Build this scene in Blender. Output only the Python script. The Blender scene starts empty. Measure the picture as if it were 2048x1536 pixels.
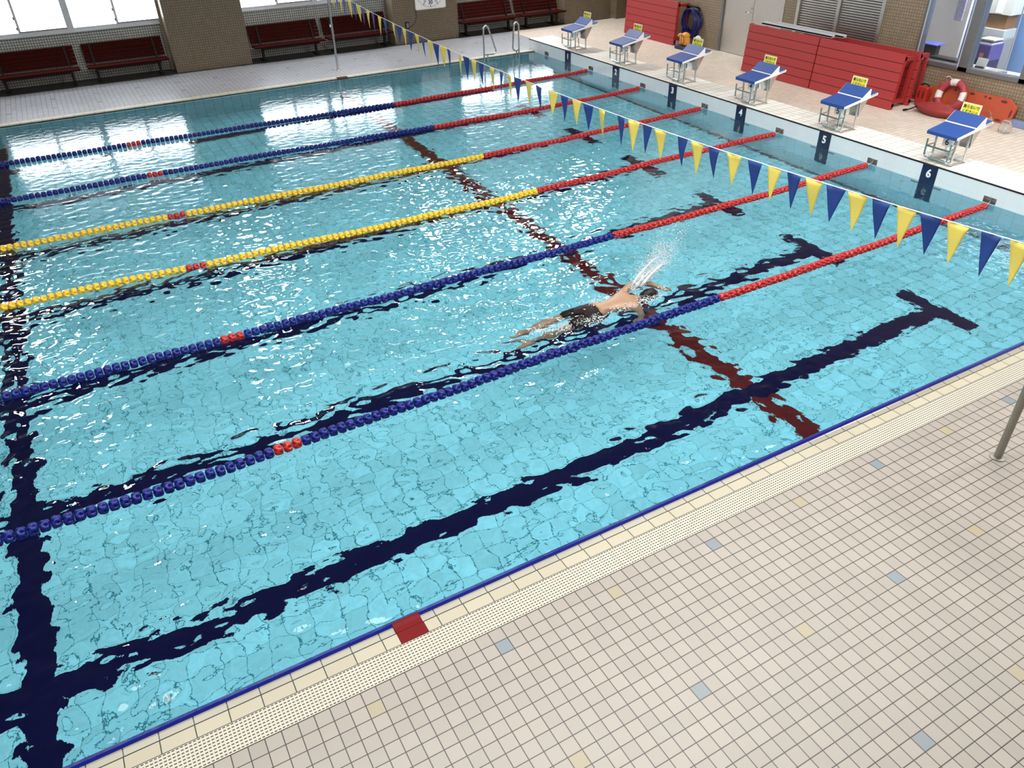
import bpy, bmesh, math, random
import numpy as np
from mathutils import Vector, Matrix, Euler
random.seed(7); np.random.seed(7)
S = bpy.context.scene
COL = S.collection
PI = math.pi

# ------------------------------------------------------------------ camera, world, light, exposure
cam_d = bpy.data.cameras.new('camera'); cam = bpy.data.objects.new('camera', cam_d); COL.objects.link(cam)
cam.location = (-10.788116, -17.62996, 4.153215)
cam.rotation_euler = (0.96868537, 0.02184327, -0.5112186)
cam_d.sensor_fit = 'HORIZONTAL'; cam_d.sensor_width = 36.0; cam_d.lens = 1533.3727 * 36.0 / 2048.0
cam_d.clip_start = 0.05; cam_d.clip_end = 200
S.camera = cam
vs = S.view_settings
S.display_settings.display_device = 'sRGB'
vs.view_transform = 'Standard'; vs.look = 'None'; vs.gamma = 1.0; vs.use_curve_mapping = False
vs.exposure = 0.0
world = bpy.data.worlds.new('daylight'); S.world = world; world.use_nodes = True
wb = world.node_tree.nodes['Background']; wb.inputs[0].default_value = (0.75, 0.87, 1.0, 1); wb.inputs[1].default_value = 1.0
WIN_FROST, WIN_LOW, ADDED_HIGH, FILL_NEAR = 7.5, 1.0, 1.2, 1.4       # far window daylight, then glow of the added high panes and near fill band
for i in range(5):                                 # added bare area lights, unseen, brightening the near half of the pool
    la = bpy.data.lights.new('added_ceiling_fill', 'AREA'); la.shape = 'RECTANGLE'; la.size = 2.3; la.size_y = 4.0; la.energy = 420; la.color = (1.0, 0.965, 0.91)
    lo = bpy.data.objects.new('added_ceiling_fill', la); COL.objects.link(lo); lo.location = (-12.6 + i * 2.9, -12.6, 8.12)
for py in (2.7, -15.6):                            # two added unseen lights that brighten the block end and throw block shadows
    la = bpy.data.lights.new('added_end_light', 'AREA'); la.shape = 'DISK'; la.size = 0.7; la.energy = 330; la.color = (1.0, 0.97, 0.92)
    lo = bpy.data.objects.new('added_end_light', la); COL.objects.link(lo); lo.location = (0.9, py, 6.6); lo.rotation_euler = (math.radians(-35 if py > 0 else 35), 0, 0)
cy = S.cycles
cy.max_bounces = 10; cy.diffuse_bounces = 5; cy.glossy_bounces = 5; cy.transmission_bounces = 8; cy.transparent_max_bounces = 8
cy.caustics_reflective = True; cy.caustics_refractive = True; cy.blur_glossy = 0.6
cy.sample_clamp_indirect = 6.0; cy.use_denoising = True

for px in (-19.1, -13.3, -7.46, -1.75, 3.5):        # floodlights high on the pillars of the far wall
    la = bpy.data.lights.new('pillar_floodlight', 'AREA'); la.shape = 'RECTANGLE'; la.size = 1.0; la.size_y = 0.7; la.energy = 150; la.color = (1.0, 0.98, 0.95)
    lo = bpy.data.objects.new('pillar_floodlight', la); COL.objects.link(lo); lo.location = (px, 3.22, 6.1); lo.rotation_euler = (math.radians(-58), 0, 0)

# ------------------------------------------------------------------ constants of the place (metres, water level z = 0)
LANE = 1.97922
DECK = 0.03                 # pool deck
CURB = 0.275                # top of the raised turning wall
YN, YF = -14.33, 0.612      # near and far pool edge
DEPTH = 1.28
TP = 0.0959356; TX0 = -10.27208; TY0 = -14.8885

# ------------------------------------------------------------------ node helpers
def new_mat(name):
    m = bpy.data.materials.new(name); m.use_nodes = True
    return m, m.node_tree, m.node_tree.nodes['Principled BSDF']

class NT:
    """small expression helper on a node tree"""
    def __init__(s, nt): s.nt = nt; s.n = nt.nodes; s.l = nt.links
    def put(s, sock, v):
        if hasattr(v, 'is_output') or isinstance(v, bpy.types.NodeSocket): s.l.new(v, sock)
        else: sock.default_value = v
    def m(s, op, a, b=0.0, c=0.0):
        k = s.n.new('ShaderNodeMath'); k.operation = op
        s.put(k.inputs[0], a); s.put(k.inputs[1], b); s.put(k.inputs[2], c)
        return k.outputs[0]
    def pos(s):
        g = s.n.new('ShaderNodeNewGeometry'); x = s.n.new('ShaderNodeSeparateXYZ'); s.l.new(g.outputs['Position'], x.inputs[0])
        return x.outputs[0], x.outputs[1], x.outputs[2], g.outputs['Position']
    def mix(s, f, a, b):
        k = s.n.new('ShaderNodeMix'); k.data_type = 'RGBA'
        s.put(k.inputs[0], f)
        for sock, v in ((k.inputs[6], a), (k.inputs[7], b)):
            if isinstance(v, (tuple, list)): v = (*v[:3], 1)
            s.put(sock, v)
        return k.outputs[2]
    def xyz(s, a, b, c=0.0):
        k = s.n.new('ShaderNodeCombineXYZ'); s.put(k.inputs[0], a); s.put(k.inputs[1], b); s.put(k.inputs[2], c); return k.outputs[0]
    def rnd(s, v):
        k = s.n.new('ShaderNodeTexWhiteNoise'); k.noise_dimensions = '3D'; s.l.new(v, k.inputs['Vector']); return k.outputs['Value']
    def noise(s, vec, scale, detail=3.0, rough=0.55):
        k = s.n.new('ShaderNodeTexNoise'); k.inputs['Scale'].default_value = scale; k.inputs['Detail'].default_value = detail
        k.inputs['Roughness'].default_value = rough
        if vec is not None: s.l.new(vec, k.inputs['Vector'])
        return k.outputs[0]
    def bump(s, h, bsdf, strength=0.5, dist=0.002):
        k = s.n.new('ShaderNodeBump'); k.inputs['Strength'].default_value = strength; k.inputs['Distance'].default_value = dist
        s.l.new(h, k.inputs['Height']); s.l.new(k.outputs[0], bsdf.inputs['Normal'])
    def cell(s, u, pitch, off, jw):
        """joint mask (1 in the joint) and index along one axis"""
        q = s.m('DIVIDE', s.m('SUBTRACT', u, off), pitch)
        fr = s.m('FRACT', q); idx = s.m('FLOOR', q)
        d = s.m('MINIMUM', fr, s.m('SUBTRACT', 1.0, fr))
        return s.m('LESS_THAN', d, jw / pitch / 2), idx

def pm(name, col, rough=0.5, metal=0.0, var=0.12, scale=14.0, bump=0.0, coat=0.0, spec=0.5, trans=0.0):
    """principled material with a little procedural unevenness"""
    m, nt, b = new_mat(name); t = NT(nt)
    tc = nt.nodes.new('ShaderNodeTexCoord')
    f = t.noise(tc.outputs['Object'], scale)
    c0 = tuple(max(0, c * (1 - var)) for c in col); c1 = tuple(min(1, c * (1 + var)) for c in col)
    nt.links.new(t.mix(f, c0, c1), b.inputs['Base Color'])
    b.inputs['Roughness'].default_value = rough; b.inputs['Metallic'].default_value = metal
    b.inputs['Coat Weight'].default_value = coat; b.inputs['Specular IOR Level'].default_value = spec
    b.inputs['Transmission Weight'].default_value = trans
    if bump: t.bump(f, b, bump, 0.004)
    return m

def tile_mat(name, axes, pitch, off, jw, tile, grout, var=0.06, rough=0.45, blot=0.10, blot_scale=1.5, special=False, bump=0.4, pitch2=None, spec=0.5):
    m, nt, b = new_mat(name); t = NT(nt); b.inputs['Specular IOR Level'].default_value = spec
    x, y, z, P = t.pos(); A = {'x': x, 'y': y, 'z': z}
    u, v = A[axes[0]], A[axes[1]]
    ju, iu = t.cell(u, pitch, off[0], jw); jv, iv = t.cell(v, pitch2 or pitch, off[1], jw)
    j = t.m('MAXIMUM', ju, jv)
    r = t.rnd(t.xyz(iu, iv, 3.0))
    lo = tuple(c * (1 - var) for c in tile); hi = tuple(min(1, c * (1 + var)) for c in tile)
    c = t.mix(r, lo, hi)
    n = t.noise(P, blot_scale, 4.0)
    nb = t.m('MULTIPLY', t.m('SUBTRACT', n, 0.35), 3.0)
    nbc = nt.nodes.new('ShaderNodeClamp'); nt.links.new(nb, nbc.inputs[0])
    c = t.mix(t.m('MULTIPLY', nbc.outputs[0], blot), c, tuple(k * 0.55 for k in tile))
    if special:                       # every ninth tile is blue-grey or sand coloured, alternating
        a9 = t.m('DIVIDE', iu, 9.0); b9 = t.m('DIVIDE', iv, 9.0)
        on = t.m('MULTIPLY', t.m('LESS_THAN', t.m('ABSOLUTE', t.m('SUBTRACT', a9, t.m('ROUND', a9))), 0.02),
                 t.m('LESS_THAN', t.m('ABSOLUTE', t.m('SUBTRACT', b9, t.m('ROUND', b9))), 0.02))
        par = t.m('FLOORED_MODULO', t.m('ADD', t.m('ROUND', a9), t.m('ROUND', b9)), 2.0)
        sc = t.mix(t.m('GREATER_THAN', par, 0.5), (0.28, 0.25, 0.17), (0.155, 0.19, 0.22))
        c = t.mix(on, c, sc)
    c = t.mix(j, c, grout)
    nt.links.new(c, b.inputs['Base Color'])
    b.inputs['Roughness'].default_value = rough
    if bump: t.bump(t.m('SUBTRACT', 1.0, j), b, bump, 0.002)
    return m

# ------------------------------------------------------------------ mesh builder
class MB:
    def __init__(s): s.v = []; s.f = []; s.mi = []; s.cur = 0
    def quad(s, *p):
        i = len(s.v); s.v += [tuple(q) for q in p]; s.f.append(tuple(range(i, i + len(p)))); s.mi.append(s.cur); return s
    def box(s, x0, x1, y0, y1, z0, z1, M=None):
        p = [(x0,y0,z0),(x1,y0,z0),(x1,y1,z0),(x0,y1,z0),(x0,y0,z1),(x1,y0,z1),(x1,y1,z1),(x0,y1,z1)]
        if M is not None: p = [tuple(M @ Vector(q)) for q in p]
        i = len(s.v); s.v += p
        for f in ((0,3,2,1),(4,5,6,7),(0,1,5,4),(1,2,6,5),(2,3,7,6),(3,0,4,7)):
            s.f.append(tuple(i + k for k in f)); s.mi.append(s.cur)
        return s
    def prism(s, prof, a, b, axis='y', M=None):
        """profile of 2-D points extruded between a and b along axis (profile in the two other axes, in x,y,z order)"""
        def P(q, t):
            r = {'y': (q[0], t, q[1]), 'x': (t, q[0], q[1]), 'z': (q[0], q[1], t)}[axis]
            return tuple(M @ Vector(r)) if M is not None else r
        n = len(prof); i = len(s.v)
        s.v += [P(q, a) for q in prof] + [P(q, b) for q in prof]
        s.f.append(tuple(range(i + n - 1, i - 1, -1))); s.f.append(tuple(range(i + n, i + 2 * n)))
        s.mi += [s.cur, s.cur]
        for k in range(n):
            k2 = (k + 1) % n
            s.f.append((i + k, i + k2, i + n + k2, i + n + k)); s.mi.append(s.cur)
        return s
    def tube(s, pts, r, n=10, cap=True, r_end=None):
        pts = [Vector(p) for p in pts]; i0 = len(s.v); m = len(pts)
        up = None
        for k, p in enumerate(pts):
            d = (pts[min(k + 1, m - 1)] - pts[max(k - 1, 0)]).normalized()
            if up is None:
                up = Vector((0, 0, 1)) if abs(d.z) < 0.9 else Vector((1, 0, 0))
            a = (up - d * up.dot(d)).normalized(); b = d.cross(a); up = a
            rr = r if r_end is None else r + (r_end - r) * k / max(1, m - 1)
            if isinstance(r, (list, tuple)): rr = r[k]
            for q in range(n):
                th = 2 * PI * q / n
                s.v.append(tuple(p + (a * math.cos(th) + b * math.sin(th)) * rr))
        for k in range(m - 1):
            for q in range(n):
                q2 = (q + 1) % n
                s.f.append((i0 + k*n + q, i0 + k*n + q2, i0 + (k+1)*n + q2, i0 + (k+1)*n + q)); s.mi.append(s.cur)
        if cap:
            s.f.append(tuple(i0 + q for q in range(n - 1, -1, -1))); s.mi.append(s.cur)
            s.f.append(tuple(i0 + (m-1)*n + q for q in range(n))); s.mi.append(s.cur)
        return s
    def lathe(s, prof, n=24, c=(0, 0, 0), axis='z'):
        """prof: (radius, height) pairs around axis"""
        i0 = len(s.v); m = len(prof)
        for (r, h) in prof:
            for q in range(n):
                th = 2 * PI * q / n; a, b = r * math.cos(th), r * math.sin(th)
                p = {'z': (a, b, h), 'x': (h, a, b), 'y': (a, h, b)}[axis]
                s.v.append((p[0] + c[0], p[1] + c[1], p[2] + c[2]))
        for k in range(m - 1):
            for q in range(n):
                q2 = (q + 1) % n
                s.f.append((i0 + k*n + q, i0 + k*n + q2, i0 + (k+1)*n + q2, i0 + (k+1)*n + q)); s.mi.append(s.cur)
        return s
    def mesh(s, name, mats):
        me = bpy.data.meshes.new(name); me.from_pydata(s.v, [], s.f)
        for m in (mats if isinstance(mats, (list, tuple)) else [mats]): me.materials.append(m)
        if any(s.mi): me.polygons.foreach_set('material_index', s.mi)
        bm = bmesh.new(); bm.from_mesh(me); bmesh.ops.recalc_face_normals(bm, faces=bm.faces); bm.to_mesh(me); bm.free()
        return me
    def build(s, name, mats, parent=None, smooth=False, bevel=0.0, loc=None):
        o = bpy.data.objects.new(name, s.mesh(name, mats)); COL.objects.link(o)
        if parent is not None: o.parent = parent
        if loc is not None: o.location = loc
        if bevel:
            b = o.modifiers.new('bevel', 'BEVEL'); b.width = bevel; b.segments = 2; b.limit_method = 'ANGLE'
        if smooth:
            for p in o.data.polygons: p.use_smooth = True
            if smooth == 'auto': o.data.set_sharp_from_angle(angle=0.6)
        return o

def bend(pts, r=0.05, n=5):
    """round the corners of a polyline"""
    pts = [Vector(p) for p in pts]; out = [pts[0]]
    for a, b, c in zip(pts, pts[1:], pts[2:]):
        d1 = (a - b); d2 = (c - b); rr = min(r, d1.length * .49, d2.length * .49)
        p, q = b + d1.normalized() * rr, b + d2.normalized() * rr
        for k in range(n + 1):
            t = k / n; out.append(p * (1-t)**2 + b * 2*t*(1-t) + q * t*t)
    out.append(pts[-1]); return out

def empty(name, loc=(0, 0, 0), rz=0.0):
    o = bpy.data.objects.new(name, None); COL.objects.link(o); o.location = loc; o.rotation_euler = (0, 0, rz)
    o.empty_display_size = 0.1; return o
def tag(o, label, cat, group=None, kind=None):
    o['label'] = label; o['category'] = cat
    if group: o['group'] = group
    if kind: o['kind'] = kind
    return o
def struct(o, label=None):
    o['kind'] = 'structure'
    if label: o['label'] = label
    return o
def text_mesh(body, size, mat, name, M, parent=None, embolden=0.0, extrude=0.001, sx=1.0, fat=0.0):
    c = bpy.data.curves.new(name, 'FONT'); c.body = body; c.size = size; c.align_x = 'CENTER'; c.align_y = 'CENTER'
    c.offset = embolden; c.extrude = extrude; c.bevel_depth = fat; c.bevel_resolution = 1
    o = bpy.data.objects.new(name, c); COL.objects.link(o)
    dg = bpy.context.evaluated_depsgraph_get(); dg.update()
    me = bpy.data.meshes.new_from_object(o.evaluated_get(dg))
    bpy.data.objects.remove(o); bpy.data.curves.remove(c)
    me.transform(Matrix.Diagonal((sx, 1, 1, 1))); me.transform(M); me.materials.clear(); me.materials.append(mat)
    o = bpy.data.objects.new(name, me); COL.objects.link(o)
    if parent is not None: o.parent = parent
    return o
def face_mx(loc, facing):
    """matrix that stands text upright at loc, readable from outside, facing -x, -y or up"""
    R = {'-x': Matrix(((0,0,-1),(-1,0,0),(0,1,0))), '-y': Matrix(((1,0,0),(0,0,-1),(0,1,0))), 'up': Matrix.Identity(3)}[facing]
    return Matrix.Translation(loc) @ R.to_4x4()

# ------------------------------------------------------------------ materials
M_near = tile_mat('near deck tile', 'xy', TP, (TX0 - TP/2, TY0 - TP/2), 0.006, (0.285, 0.262, 0.237), (0.016, 0.013, 0.011), var=0.06, special=True, blot=0.22, blot_scale=1.1, rough=0.42)
M_far = tile_mat('far deck tile', 'xy', TP, (TX0 - TP/2, TY0 - TP/2), 0.007, (0.36, 0.37, 0.41), (0.09, 0.09, 0.10), var=0.07, special=True, blot=0.25, blot_scale=1.2, rough=0.36)  # same tile as the near deck, with bluish daylight put into its colour
M_rear = tile_mat('cream deck tile', 'xy', TP, (0.0, TY0 - TP/2), 0.006, (0.68, 0.60, 0.52), (0.20, 0.16, 0.125), var=0.07, blot=0.15, rough=0.45)
M_curb = tile_mat('white curb tile', 'yx', 0.197922, (0.0, 0.015), 0.007, (0.83, 0.82, 0.78), (0.10, 0.09, 0.08), var=0.03, blot=0.08, rough=0.4, pitch2=0.118)
M_bench_strip = tile_mat('dark strip tile', 'xy', TP, (0, 0), 0.006, (0.035, 0.034, 0.034), (0.015, 0.015, 0.015), var=0.1, spec=0.15)
M_mosaic = tile_mat('grey wall mosaic', 'xz', 0.0555, (0, 0.03), 0.011, (0.42, 0.43, 0.41), (0.035, 0.035, 0.03), var=0.10, blot=0.15, rough=0.35)
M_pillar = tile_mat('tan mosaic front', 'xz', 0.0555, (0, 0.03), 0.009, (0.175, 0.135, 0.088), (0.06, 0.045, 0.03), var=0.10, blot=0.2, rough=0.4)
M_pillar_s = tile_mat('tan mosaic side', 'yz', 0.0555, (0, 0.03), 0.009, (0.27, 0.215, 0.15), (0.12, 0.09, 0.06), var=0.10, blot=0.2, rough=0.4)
M_wall_face = tile_mat('pale pool wall tile', 'yz', 0.197922, (0, 0.275), 0.002, (0.74, 0.80, 0.84), (0.60, 0.66, 0.70), var=0.015, blot=0.03, rough=0.2, bump=0.1)
M_pool = tile_mat('pool floor tile', 'xy', 0.1979, (0.0, -0.02), 0.010, (0.25, 0.69, 0.84), (0.035, 0.19, 0.26), var=0.10, blot=0.36, blot_scale=15.0, rough=0.4, bump=0, spec=0.02)  # fine blotches paint the caustic light mottling into the tile colour
M_poolside_y = tile_mat('pool side tile', 'xz', 0.1979, (0, 0), 0.008, (0.16, 0.42, 0.50), (0.05, 0.17, 0.22), var=0.05, blot=0.1, rough=0.4, bump=0, spec=0.02)
M_poolside_x = tile_mat('pool end tile', 'yz', 0.1979, (0, 0), 0.005, (0.30, 0.58, 0.68), (0.14, 0.34, 0.42), var=0.04, blot=0.1, rough=0.4, bump=0, spec=0.02)
M_navy_floor = tile_mat('navy line tile', 'xy', 0.1979, (0, -0.02), 0.004, (0.003, 0.004, 0.034), (0.003, 0.006, 0.03), bump=0, spec=0.02)
M_red_floor = tile_mat('maroon line tile', 'xy', 0.1979, (0, -0.02), 0.004, (0.075, 0.010, 0.012), (0.03, 0.006, 0.01), bump=0, spec=0.02)
M_navy_wall = tile_mat('navy panel tile', 'yz', 0.12, (0, 0.275), 0.002, (0.006, 0.010, 0.055), (0.02, 0.03, 0.10), bump=0, rough=0.25)
M_bar_wall = pm('grey target tile', (0.03, 0.05, 0.08), 0.3)
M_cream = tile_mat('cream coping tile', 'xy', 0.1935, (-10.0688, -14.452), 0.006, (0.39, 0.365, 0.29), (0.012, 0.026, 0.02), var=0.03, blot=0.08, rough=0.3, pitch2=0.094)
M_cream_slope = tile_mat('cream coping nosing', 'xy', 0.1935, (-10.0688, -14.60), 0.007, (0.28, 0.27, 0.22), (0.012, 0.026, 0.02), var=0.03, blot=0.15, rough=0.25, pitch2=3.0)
M_cream_far = tile_mat('cream far coping', 'xy', 0.1935, (-10.0688, 0.70), 0.005, (0.56, 0.53, 0.43), (0.12, 0.11, 0.09), var=0.04, blot=0.1, rough=0.3)
M_blue_edge = pm('cobalt edge tile', (0.004, 0.006, 0.13), 0.2, var=0.1)
M_redtile = pm('dark red glazed tile', (0.13, 0.004, 0.006), 0.5, var=0.1, spec=0.1)
M_black = pm('black edge tile', (0.012, 0.011, 0.011), 0.4)
M_white = pm('white plastic', (0.80, 0.80, 0.80), 0.35, var=0.03)
M_digit = pm('white numeral', (0.85, 0.85, 0.85), 0.4, var=0.02)
M_ink = pm('black ink', (0.008, 0.008, 0.010), 0.5)
M_blockblue = pm('blue block pad', (0.018, 0.062, 0.26), 0.55, var=0.08, bump=0.1, scale=60)
M_steel = pm('stainless steel', (0.62, 0.62, 0.60), 0.22, metal=1.0, var=0.05)
M_steel_dull = pm('brushed steel', (0.58, 0.56, 0.53), 0.38, metal=1.0, var=0.08)
M_oldsteel = pm('weathered post', (0.30, 0.29, 0.26), 0.4, metal=0.8, var=0.15)
M_signy = pm('yellow paper', (0.72, 0.68, 0.06), 0.6, var=0.05)
M_signw = pm('white laminate', (0.78, 0.78, 0.66), 0.3, var=0.03)
M_red = pm('red float plastic', (0.34, 0.009, 0.010), 0.4, var=0.08)
M_blue = pm('blue float plastic', (0.007, 0.013, 0.15), 0.35, var=0.1, spec=0.25)
M_yellow = pm('yellow float plastic', (0.66, 0.43, 0.02), 0.4, var=0.06)
M_cable = pm('grey cable', (0.4, 0.42, 0.45), 0.5)
M_flagblue = pm('blue flag cloth', (0.010, 0.040, 0.22), 0.7, var=0.05)
M_flagyel = pm('yellow flag cloth', (0.78, 0.62, 0.12), 0.7, var=0.05)
M_tape = pm('white tape', (0.8, 0.8, 0.78), 0.6, var=0.03)
M_benchred = pm('dark red bench slat', (0.034, 0.003, 0.002), 0.6, var=0.2, spec=0.04)
M_iron = pm('black bench iron', (0.006, 0.006, 0.006), 0.5, spec=0.2)
M_alu = pm('pale window frame', (0.55, 0.56, 0.60), 0.35, metal=0.3, var=0.04)
M_stand = pm('red platform plastic', (0.34, 0.028, 0.030), 0.5, var=0.08, bump=0.15, scale=40)
M_stand_gap = pm('dark platform backing', (0.05, 0.004, 0.004), 0.8)
M_stand_d = pm('red platform frame', (0.30, 0.018, 0.018), 0.5, var=0.1)
M_ceiling = pm('grey ceiling board', (0.18, 0.18, 0.18), 0.8, var=0.04, scale=2)
M_plaster = pm('upper wall plaster', (0.25, 0.24, 0.22), 0.8, var=0.06, scale=2)
M_frame_d = pm('grey window frame', (0.20, 0.21, 0.22), 0.35, metal=0.6)
M_orangeb = pm('orange rescue board', (0.40, 0.062, 0.024), 0.45, var=0.08)
M_skin = pm('wet skin', (0.29, 0.175, 0.11), 0.45, var=0.18, scale=8)
M_shorts = pm('dark swim shorts', (0.012, 0.006, 0.007), 0.5, var=0.4, scale=10, spec=0.15)
M_hair = pm('wet black hair', (0.006, 0.005, 0.006), 0.45, var=0.3, scale=40, spec=0.25)

def grate_mat():
    m, nt, b = new_mat('slotted grating'); t = NT(nt); x, y, z, P = t.pos()
    qx = t.m('DIVIDE', x, 0.0235); qy = t.m('DIVIDE', t.m('ADD', y, 14.742), 0.0218)
    ox = t.m('MULTIPLY', t.m('FLOOR', qy), 0.0)
    fx = t.m('FRACT', t.m('ADD', qx, ox)); fy = t.m('FRACT', qy)
    slot = t.m('MULTIPLY', t.m('LESS_THAN', fx, 0.66), t.m('LESS_THAN', t.m('ABSOLUTE', t.m('SUBTRACT', fy, 0.5)), 0.17))
    inside = t.m('MULTIPLY', t.m('GREATER_THAN', y, -14.738), t.m('LESS_THAN', y, -14.552))
    slot = t.m('MULTIPLY', slot, inside)
    n = t.noise(P, 3.0)
    nt.links.new(t.mix(slot, t.mix(n, (0.42, 0.40, 0.34), (0.46, 0.44, 0.375)), (0.010, 0.009, 0.008)), b.inputs['Base Color'])
    b.inputs['Roughness'].default_value = 0.45
    t.bump(t.m('SUBTRACT', 1.0, slot), b, 0.8, 0.004)
    return m
M_grate = grate_mat()

def pane_mat(name, strength, base=(0.9, 0.97, 1.0), blot=0.25):
    """glowing pane, for daylit windows and for added fill panes"""
    m = bpy.data.materials.new(name); m.use_nodes = True; nt = m.node_tree; nt.nodes.clear(); t = NT(nt)
    out = nt.nodes.new('ShaderNodeOutputMaterial'); e = nt.nodes.new('ShaderNodeEmission')
    x, y, z, P = t.pos(); f = t.noise(P, 0.9, 2.0)
    nt.links.new(t.mix(f, tuple(c * (1 - blot) for c in base), base), e.inputs[0]); e.inputs[1].default_value = strength
    nt.links.new(e.outputs[0], out.inputs[0]); return m
M_pane_low = pane_mat('clear upper pane', WIN_LOW, base=(0.80, 0.91, 1.0))
M_pane_frost = pane_mat('frosted pane', WIN_FROST, base=(0.90, 0.96, 1.0), blot=0.5)
M_added_high = pane_mat('added high pane', ADDED_HIGH, base=(0.82, 0.92, 1.0), blot=0.1)
M_fill_near = pane_mat('near fill pane', FILL_NEAR, base=(1.0, 0.93, 0.84), blot=0.1)

def glass_mat(name, col=(0.95, 0.98, 1.0), ior=1.45, rough=0.0, bump=None):
    m, nt, b = new_mat(name); t = NT(nt)
    b.inputs['Base Color'].default_value = (*col, 1); b.inputs['Transmission Weight'].default_value = 1.0
    b.inputs['Roughness'].default_value = rough; b.inputs['IOR'].default_value = ior
    x, y, z, P = t.pos()
    if bump:
        a = t.noise(P, bump[0], 2.0, 0.5); t.bump(a, b, 1.0, bump[1])
    return m
M_water = glass_mat('pool water', (0.97, 1.0, 1.0), 1.333, 0.0, (20.0, 0.0014))
M_bag = glass_mat('clear plastic bag', (0.92, 0.92, 0.92), 1.1, 0.25, (30.0, 0.01))
M_spray = pm('white water spray', (0.86, 0.92, 0.95), 0.15, var=0.03, trans=0.35, spec=0.8)

# ------------------------------------------------------------------ setting: pool shell
def plane(name, x0, x1, y0, y1, z, mat): return MB().quad((x0,y0,z),(x1,y0,z),(x1,y1,z),(x0,y1,z)).build(name, mat)
XL = -25.0
FALL = 0.018              # the floor falls away from the block end
def sloped(mb):
    mb.v = [(x, y, z + FALL * x) for (x, y, z) in mb.v]; return mb
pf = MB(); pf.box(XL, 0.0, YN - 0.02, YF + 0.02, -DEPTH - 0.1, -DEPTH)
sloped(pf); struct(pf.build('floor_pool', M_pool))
mk = MB()
zl = -DEPTH + 0.006
mk.cur = 0
for k in range(1, 8):
    y = -(k - 0.5) * LANE
    mk.box(XL + 2.2, -2.30, y - 0.125, y + 0.125, zl - 0.003, zl)
    mk.box(-2.32, -2.10, y - 0.53, y + 0.53, zl - 0.003, zl + 0.0005)
mk.box(-12.42, -12.17, YN, YF, zl - 0.003, zl + 0.001)
mk.cur = 1
mk.box(-5.32, -5.07, YN, YF, zl - 0.0035, zl - 0.0005)
mk.cur = 2
mk.box(-0.10, -0.02, YN, YF, zl - 0.003, zl + 0.0005)
sloped(mk); struct(mk.build('floor_pool_lines', [M_navy_floor, M_red_floor, M_bar_wall]))
struct(MB().box(XL, 0.0, YF, YF + 0.10, -1.85, 0.01).build('wall_pool_far', M_poolside_y))
struct(MB().box(XL, 0.0, YN - 0.06, YN, -1.85, -0.005).build('wall_pool_near', M_poolside_y))
struct(MB().box(XL - 0.1, XL, YN, YF, -1.85, 0.02).build('wall_pool_left', M_poolside_x))
# block end wall with a recess for every rope anchor
Y0C, Y1C = 0.885, -16.5
holes = [(-k * LANE) for k in range(7)]
wl = MB(); zb0, zb1 = 0.005, 0.095; hw = 0.095
ys = [Y0C] + [v for h in holes for v in (h + hw, h - hw)] + [Y1C]
for a, b in zip(ys[::2], ys[1::2]): wl.box(0.0, 0.12, b, a, 0.0, CURB - 0.02)
for h in holes:
    wl.box(0.0, 0.12, h - hw, h + hw, zb1, CURB - 0.02); wl.box(0.0, 0.12, h - hw, h + hw, 0.0, zb0)
struct(wl.build('wall_block_end', M_wall_face))
struct(MB().box(0.0, 0.12, YN, YF, -DEPTH, 0.0).build('wall_block_end_underwater', M_poolside_x))
cb = MB(); cb.cur = 0; cb.box(0.12, 0.72, Y1C, Y0C, -0.2, CURB - 0.02)
struct(cb.build('trim_curb_core', M_wall_face))
struct(MB().box(0.012, 0.73, Y1C, Y0C, CURB - 0.02, CURB).build('trim_curb_top', M_curb))
struct(MB().box(-0.002, 0.012, Y1C, Y0C, CURB - 0.02, CURB + 0.001).build('trim_curb_edge', M_black))

# coping and decks
cp = MB(); cp.prism([(YN, -0.03), (YN, 0.008), (-14.365, 0.026), (-14.392, 0.028), (-14.392, -0.03)], XL, 0.0, 'x')
struct(cp.build('trim_pool_edge', M_blue_edge))
cp = MB()
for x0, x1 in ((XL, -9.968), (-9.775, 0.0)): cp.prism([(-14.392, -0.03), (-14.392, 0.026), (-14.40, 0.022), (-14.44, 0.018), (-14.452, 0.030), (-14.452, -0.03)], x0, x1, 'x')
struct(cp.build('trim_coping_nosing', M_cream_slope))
cp = MB()
for x0, x1 in ((XL, -9.968), (-9.775, 0.0)): cp.box(x0, x1, -14.546, -14.452, -0.03, DECK)
struct(cp.build('trim_coping', M_cream))
cp = MB()
for x0, x1 in ((XL, -9.968), (-9.775, 0.0)): cp.box(x0, x1, -14.4565, -14.4495, 0.0, DECK + 0.0006)
for x0, x1 in ((XL, 0.0),): cp.box(x0, x1, -14.549, -14.5455, 0.0, DECK + 0.0012); cp.box(x0, x1, -14.748, -14.742, 0.0, DECK + 0.0012)
struct(cp.build('trim_coping_joint', M_black))
cp = MB(); cp.prism([(-14.355, -0.03), (-14.36, 0.030), (-14.38, 0.034), (-14.41, 0.030), (-14.44, 0.030), (-14.452, 0.033), (-14.453, -0.03)], -9.965, -9.778, 'x')
o = cp.build('distance_marker_tile', M_redtile)
tag(o, 'dark red marker tile set in the near pool edge beside the white grating', 'marker tile')
MB().box(-9.965, -9.778, -14.546, -14.454, -0.03, 0.033).build('flat_tile', M_redtile, o)
cp = MB(); cp.prism([(YF + 0.01, -0.03), (YF - 0.005, 0.034), (YF + 0.10, 0.034), (YF + 0.10, -0.03)], -5.30, -5.04, 'x')
tag(cp.build('distance_marker_tile', M_redtile), 'dark red marker tile in the far pool edge near the flag post', 'marker tile')
struct(MB().box(XL, 0.0, -14.744, -14.546, -0.03, DECK + 0.001).build('trim_drain_grating', M_grate))
struct(MB().box(XL, 0.0, YF, YF + 0.17, -0.03, DECK + 0.002).build('trim_coping_far', M_cream_far))
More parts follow.
